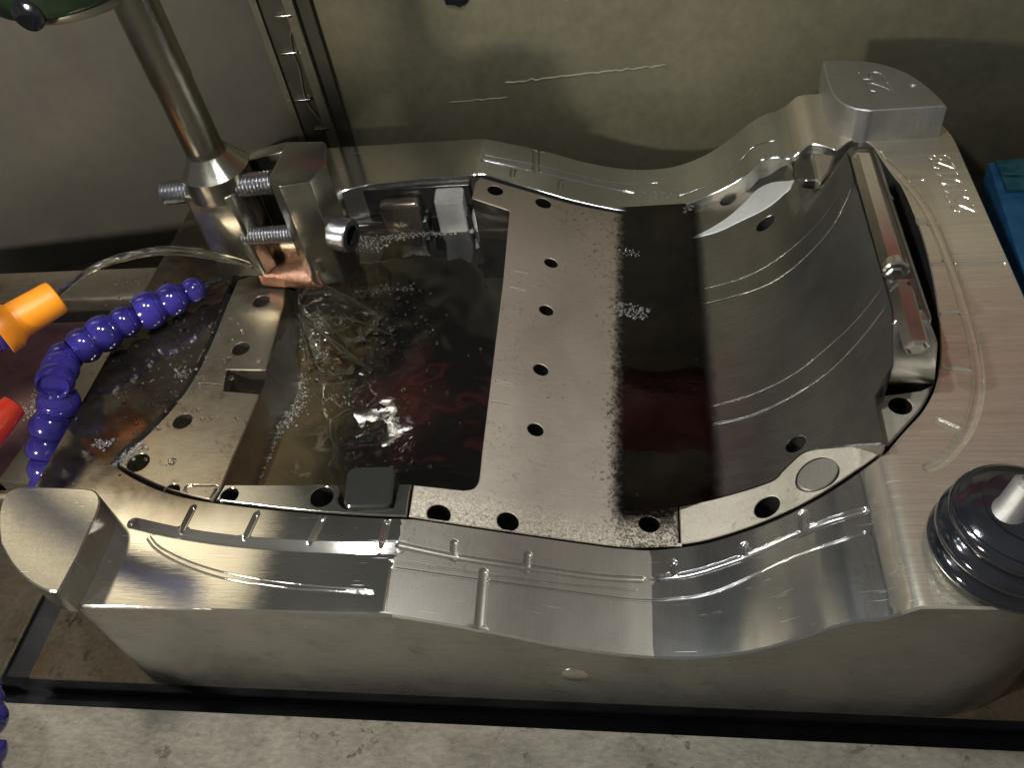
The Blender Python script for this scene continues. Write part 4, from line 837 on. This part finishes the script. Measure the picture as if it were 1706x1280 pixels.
wv = smooth([(489, 20), (491, 40), (484, 58), (488, 85), (499, 115), (505, 150), (516, 178), (530, 195), (545, 215)], 5)
wpart(mesh_obj('sealant_bead', *tube([PY(x, y, YW-0.07) for x, y in wv], 0.010, 8), M['post']), cp)
ck = tag(bm_obj('black_clip', prism_bm(rounded([PY(x, y, YW)[[0, 2]] for x, y in [(738, -14), (782, -14), (776, 2), (768, 8), (758, 4), (744, 3)]], 0.01, 2), -YW, -YW+0.06, 0.008, 1, Matrix(((1, 0, 0, 0), (0, 0, -1, 0), (0, 1, 0, 0), (0, 0, 0, 1)))), M['black']), 'small black clip on the olive wall at the top edge', 'clip')
# bar at the left of the mould
cb = tag(empty('clamp_bar', (-3.3, 0, -1.04)), 'brown wet steel clamping bar lying left of the mould under the violet hose', 'clamp bar')
wpart(bm_obj('bar_body', prism_bm([(-3.56, -0.55), (-3.06, -0.62), (-3.06, 0.62), (-3.28, 0.72), (-3.44, 0.60)], -1.04, -0.30, 0.02), M['insert']), cb)
wpart(bm_obj('bar_shelf', box_bm((-5.0, -0.62, -1.04), (-3.02, -0.52, -0.45), 0.015), M['insert']), cb)
vz = tag(bm_obj('dark_vise', prism_bm([(-5.5, -0.45), (-3.6, -0.45), (-3.48, 0.62), (-3.30, 0.80), (-3.06, 0.9), (-3.06, 1.1), (-5.5, 1.1)], -1.04, -0.36, 0.03), plain('dark_plum_metal', (0.03, 0.012, 0.02), (0.07, 0.03, 0.035), 0.2, 0.5, 2)), 'dark plum coloured wet vise block behind the orange nozzle', 'vise')
vb = tag(bm_obj('brown_rail', box_bm((-6, 1.35, -1.04), (-3.02, 1.75, -0.35), 0.03), M['insert']), 'wet brown steel rail between the mould and the grey panel', 'rail')
tag(bm_obj('copper_reflector', box_bm((3.75, -2.0, -1.04), (4.1, -1.0, -0.2), 0.02), M['copper']), 'unseen copper bar added right of the mould to tint its rounded corner by reflection', 'copper bar')  # added out of view for a copper reflection on the corner
# blue tray at the right
bt_ = tag(empty('blue_tray', (3.9, 1.8, -0.6)), 'bright blue plastic tray lying right of the mould with clear film on top', 'tray')
wpart(bm_obj('tray_body', prism_bm([(3.42, 0.2), (6, 0.2), (6, 2.75), (3.62, 2.75)], -1.04, -0.42, 0.02), M['blue']), bt_)
wpart(bm_obj('tray_film', prism_bm([(3.64, 2.32), (6, 2.3), (6, 2.74), (3.66, 2.72)], -0.418, -0.38, 0.01), M['teal']), bt_)
wpart(mesh_obj('film_edge', *tube([(3.66, 2.5, -0.37), (4.3, 2.42, -0.36), (5, 2.42, -0.36)], 0.015), M['teal']), bt_)
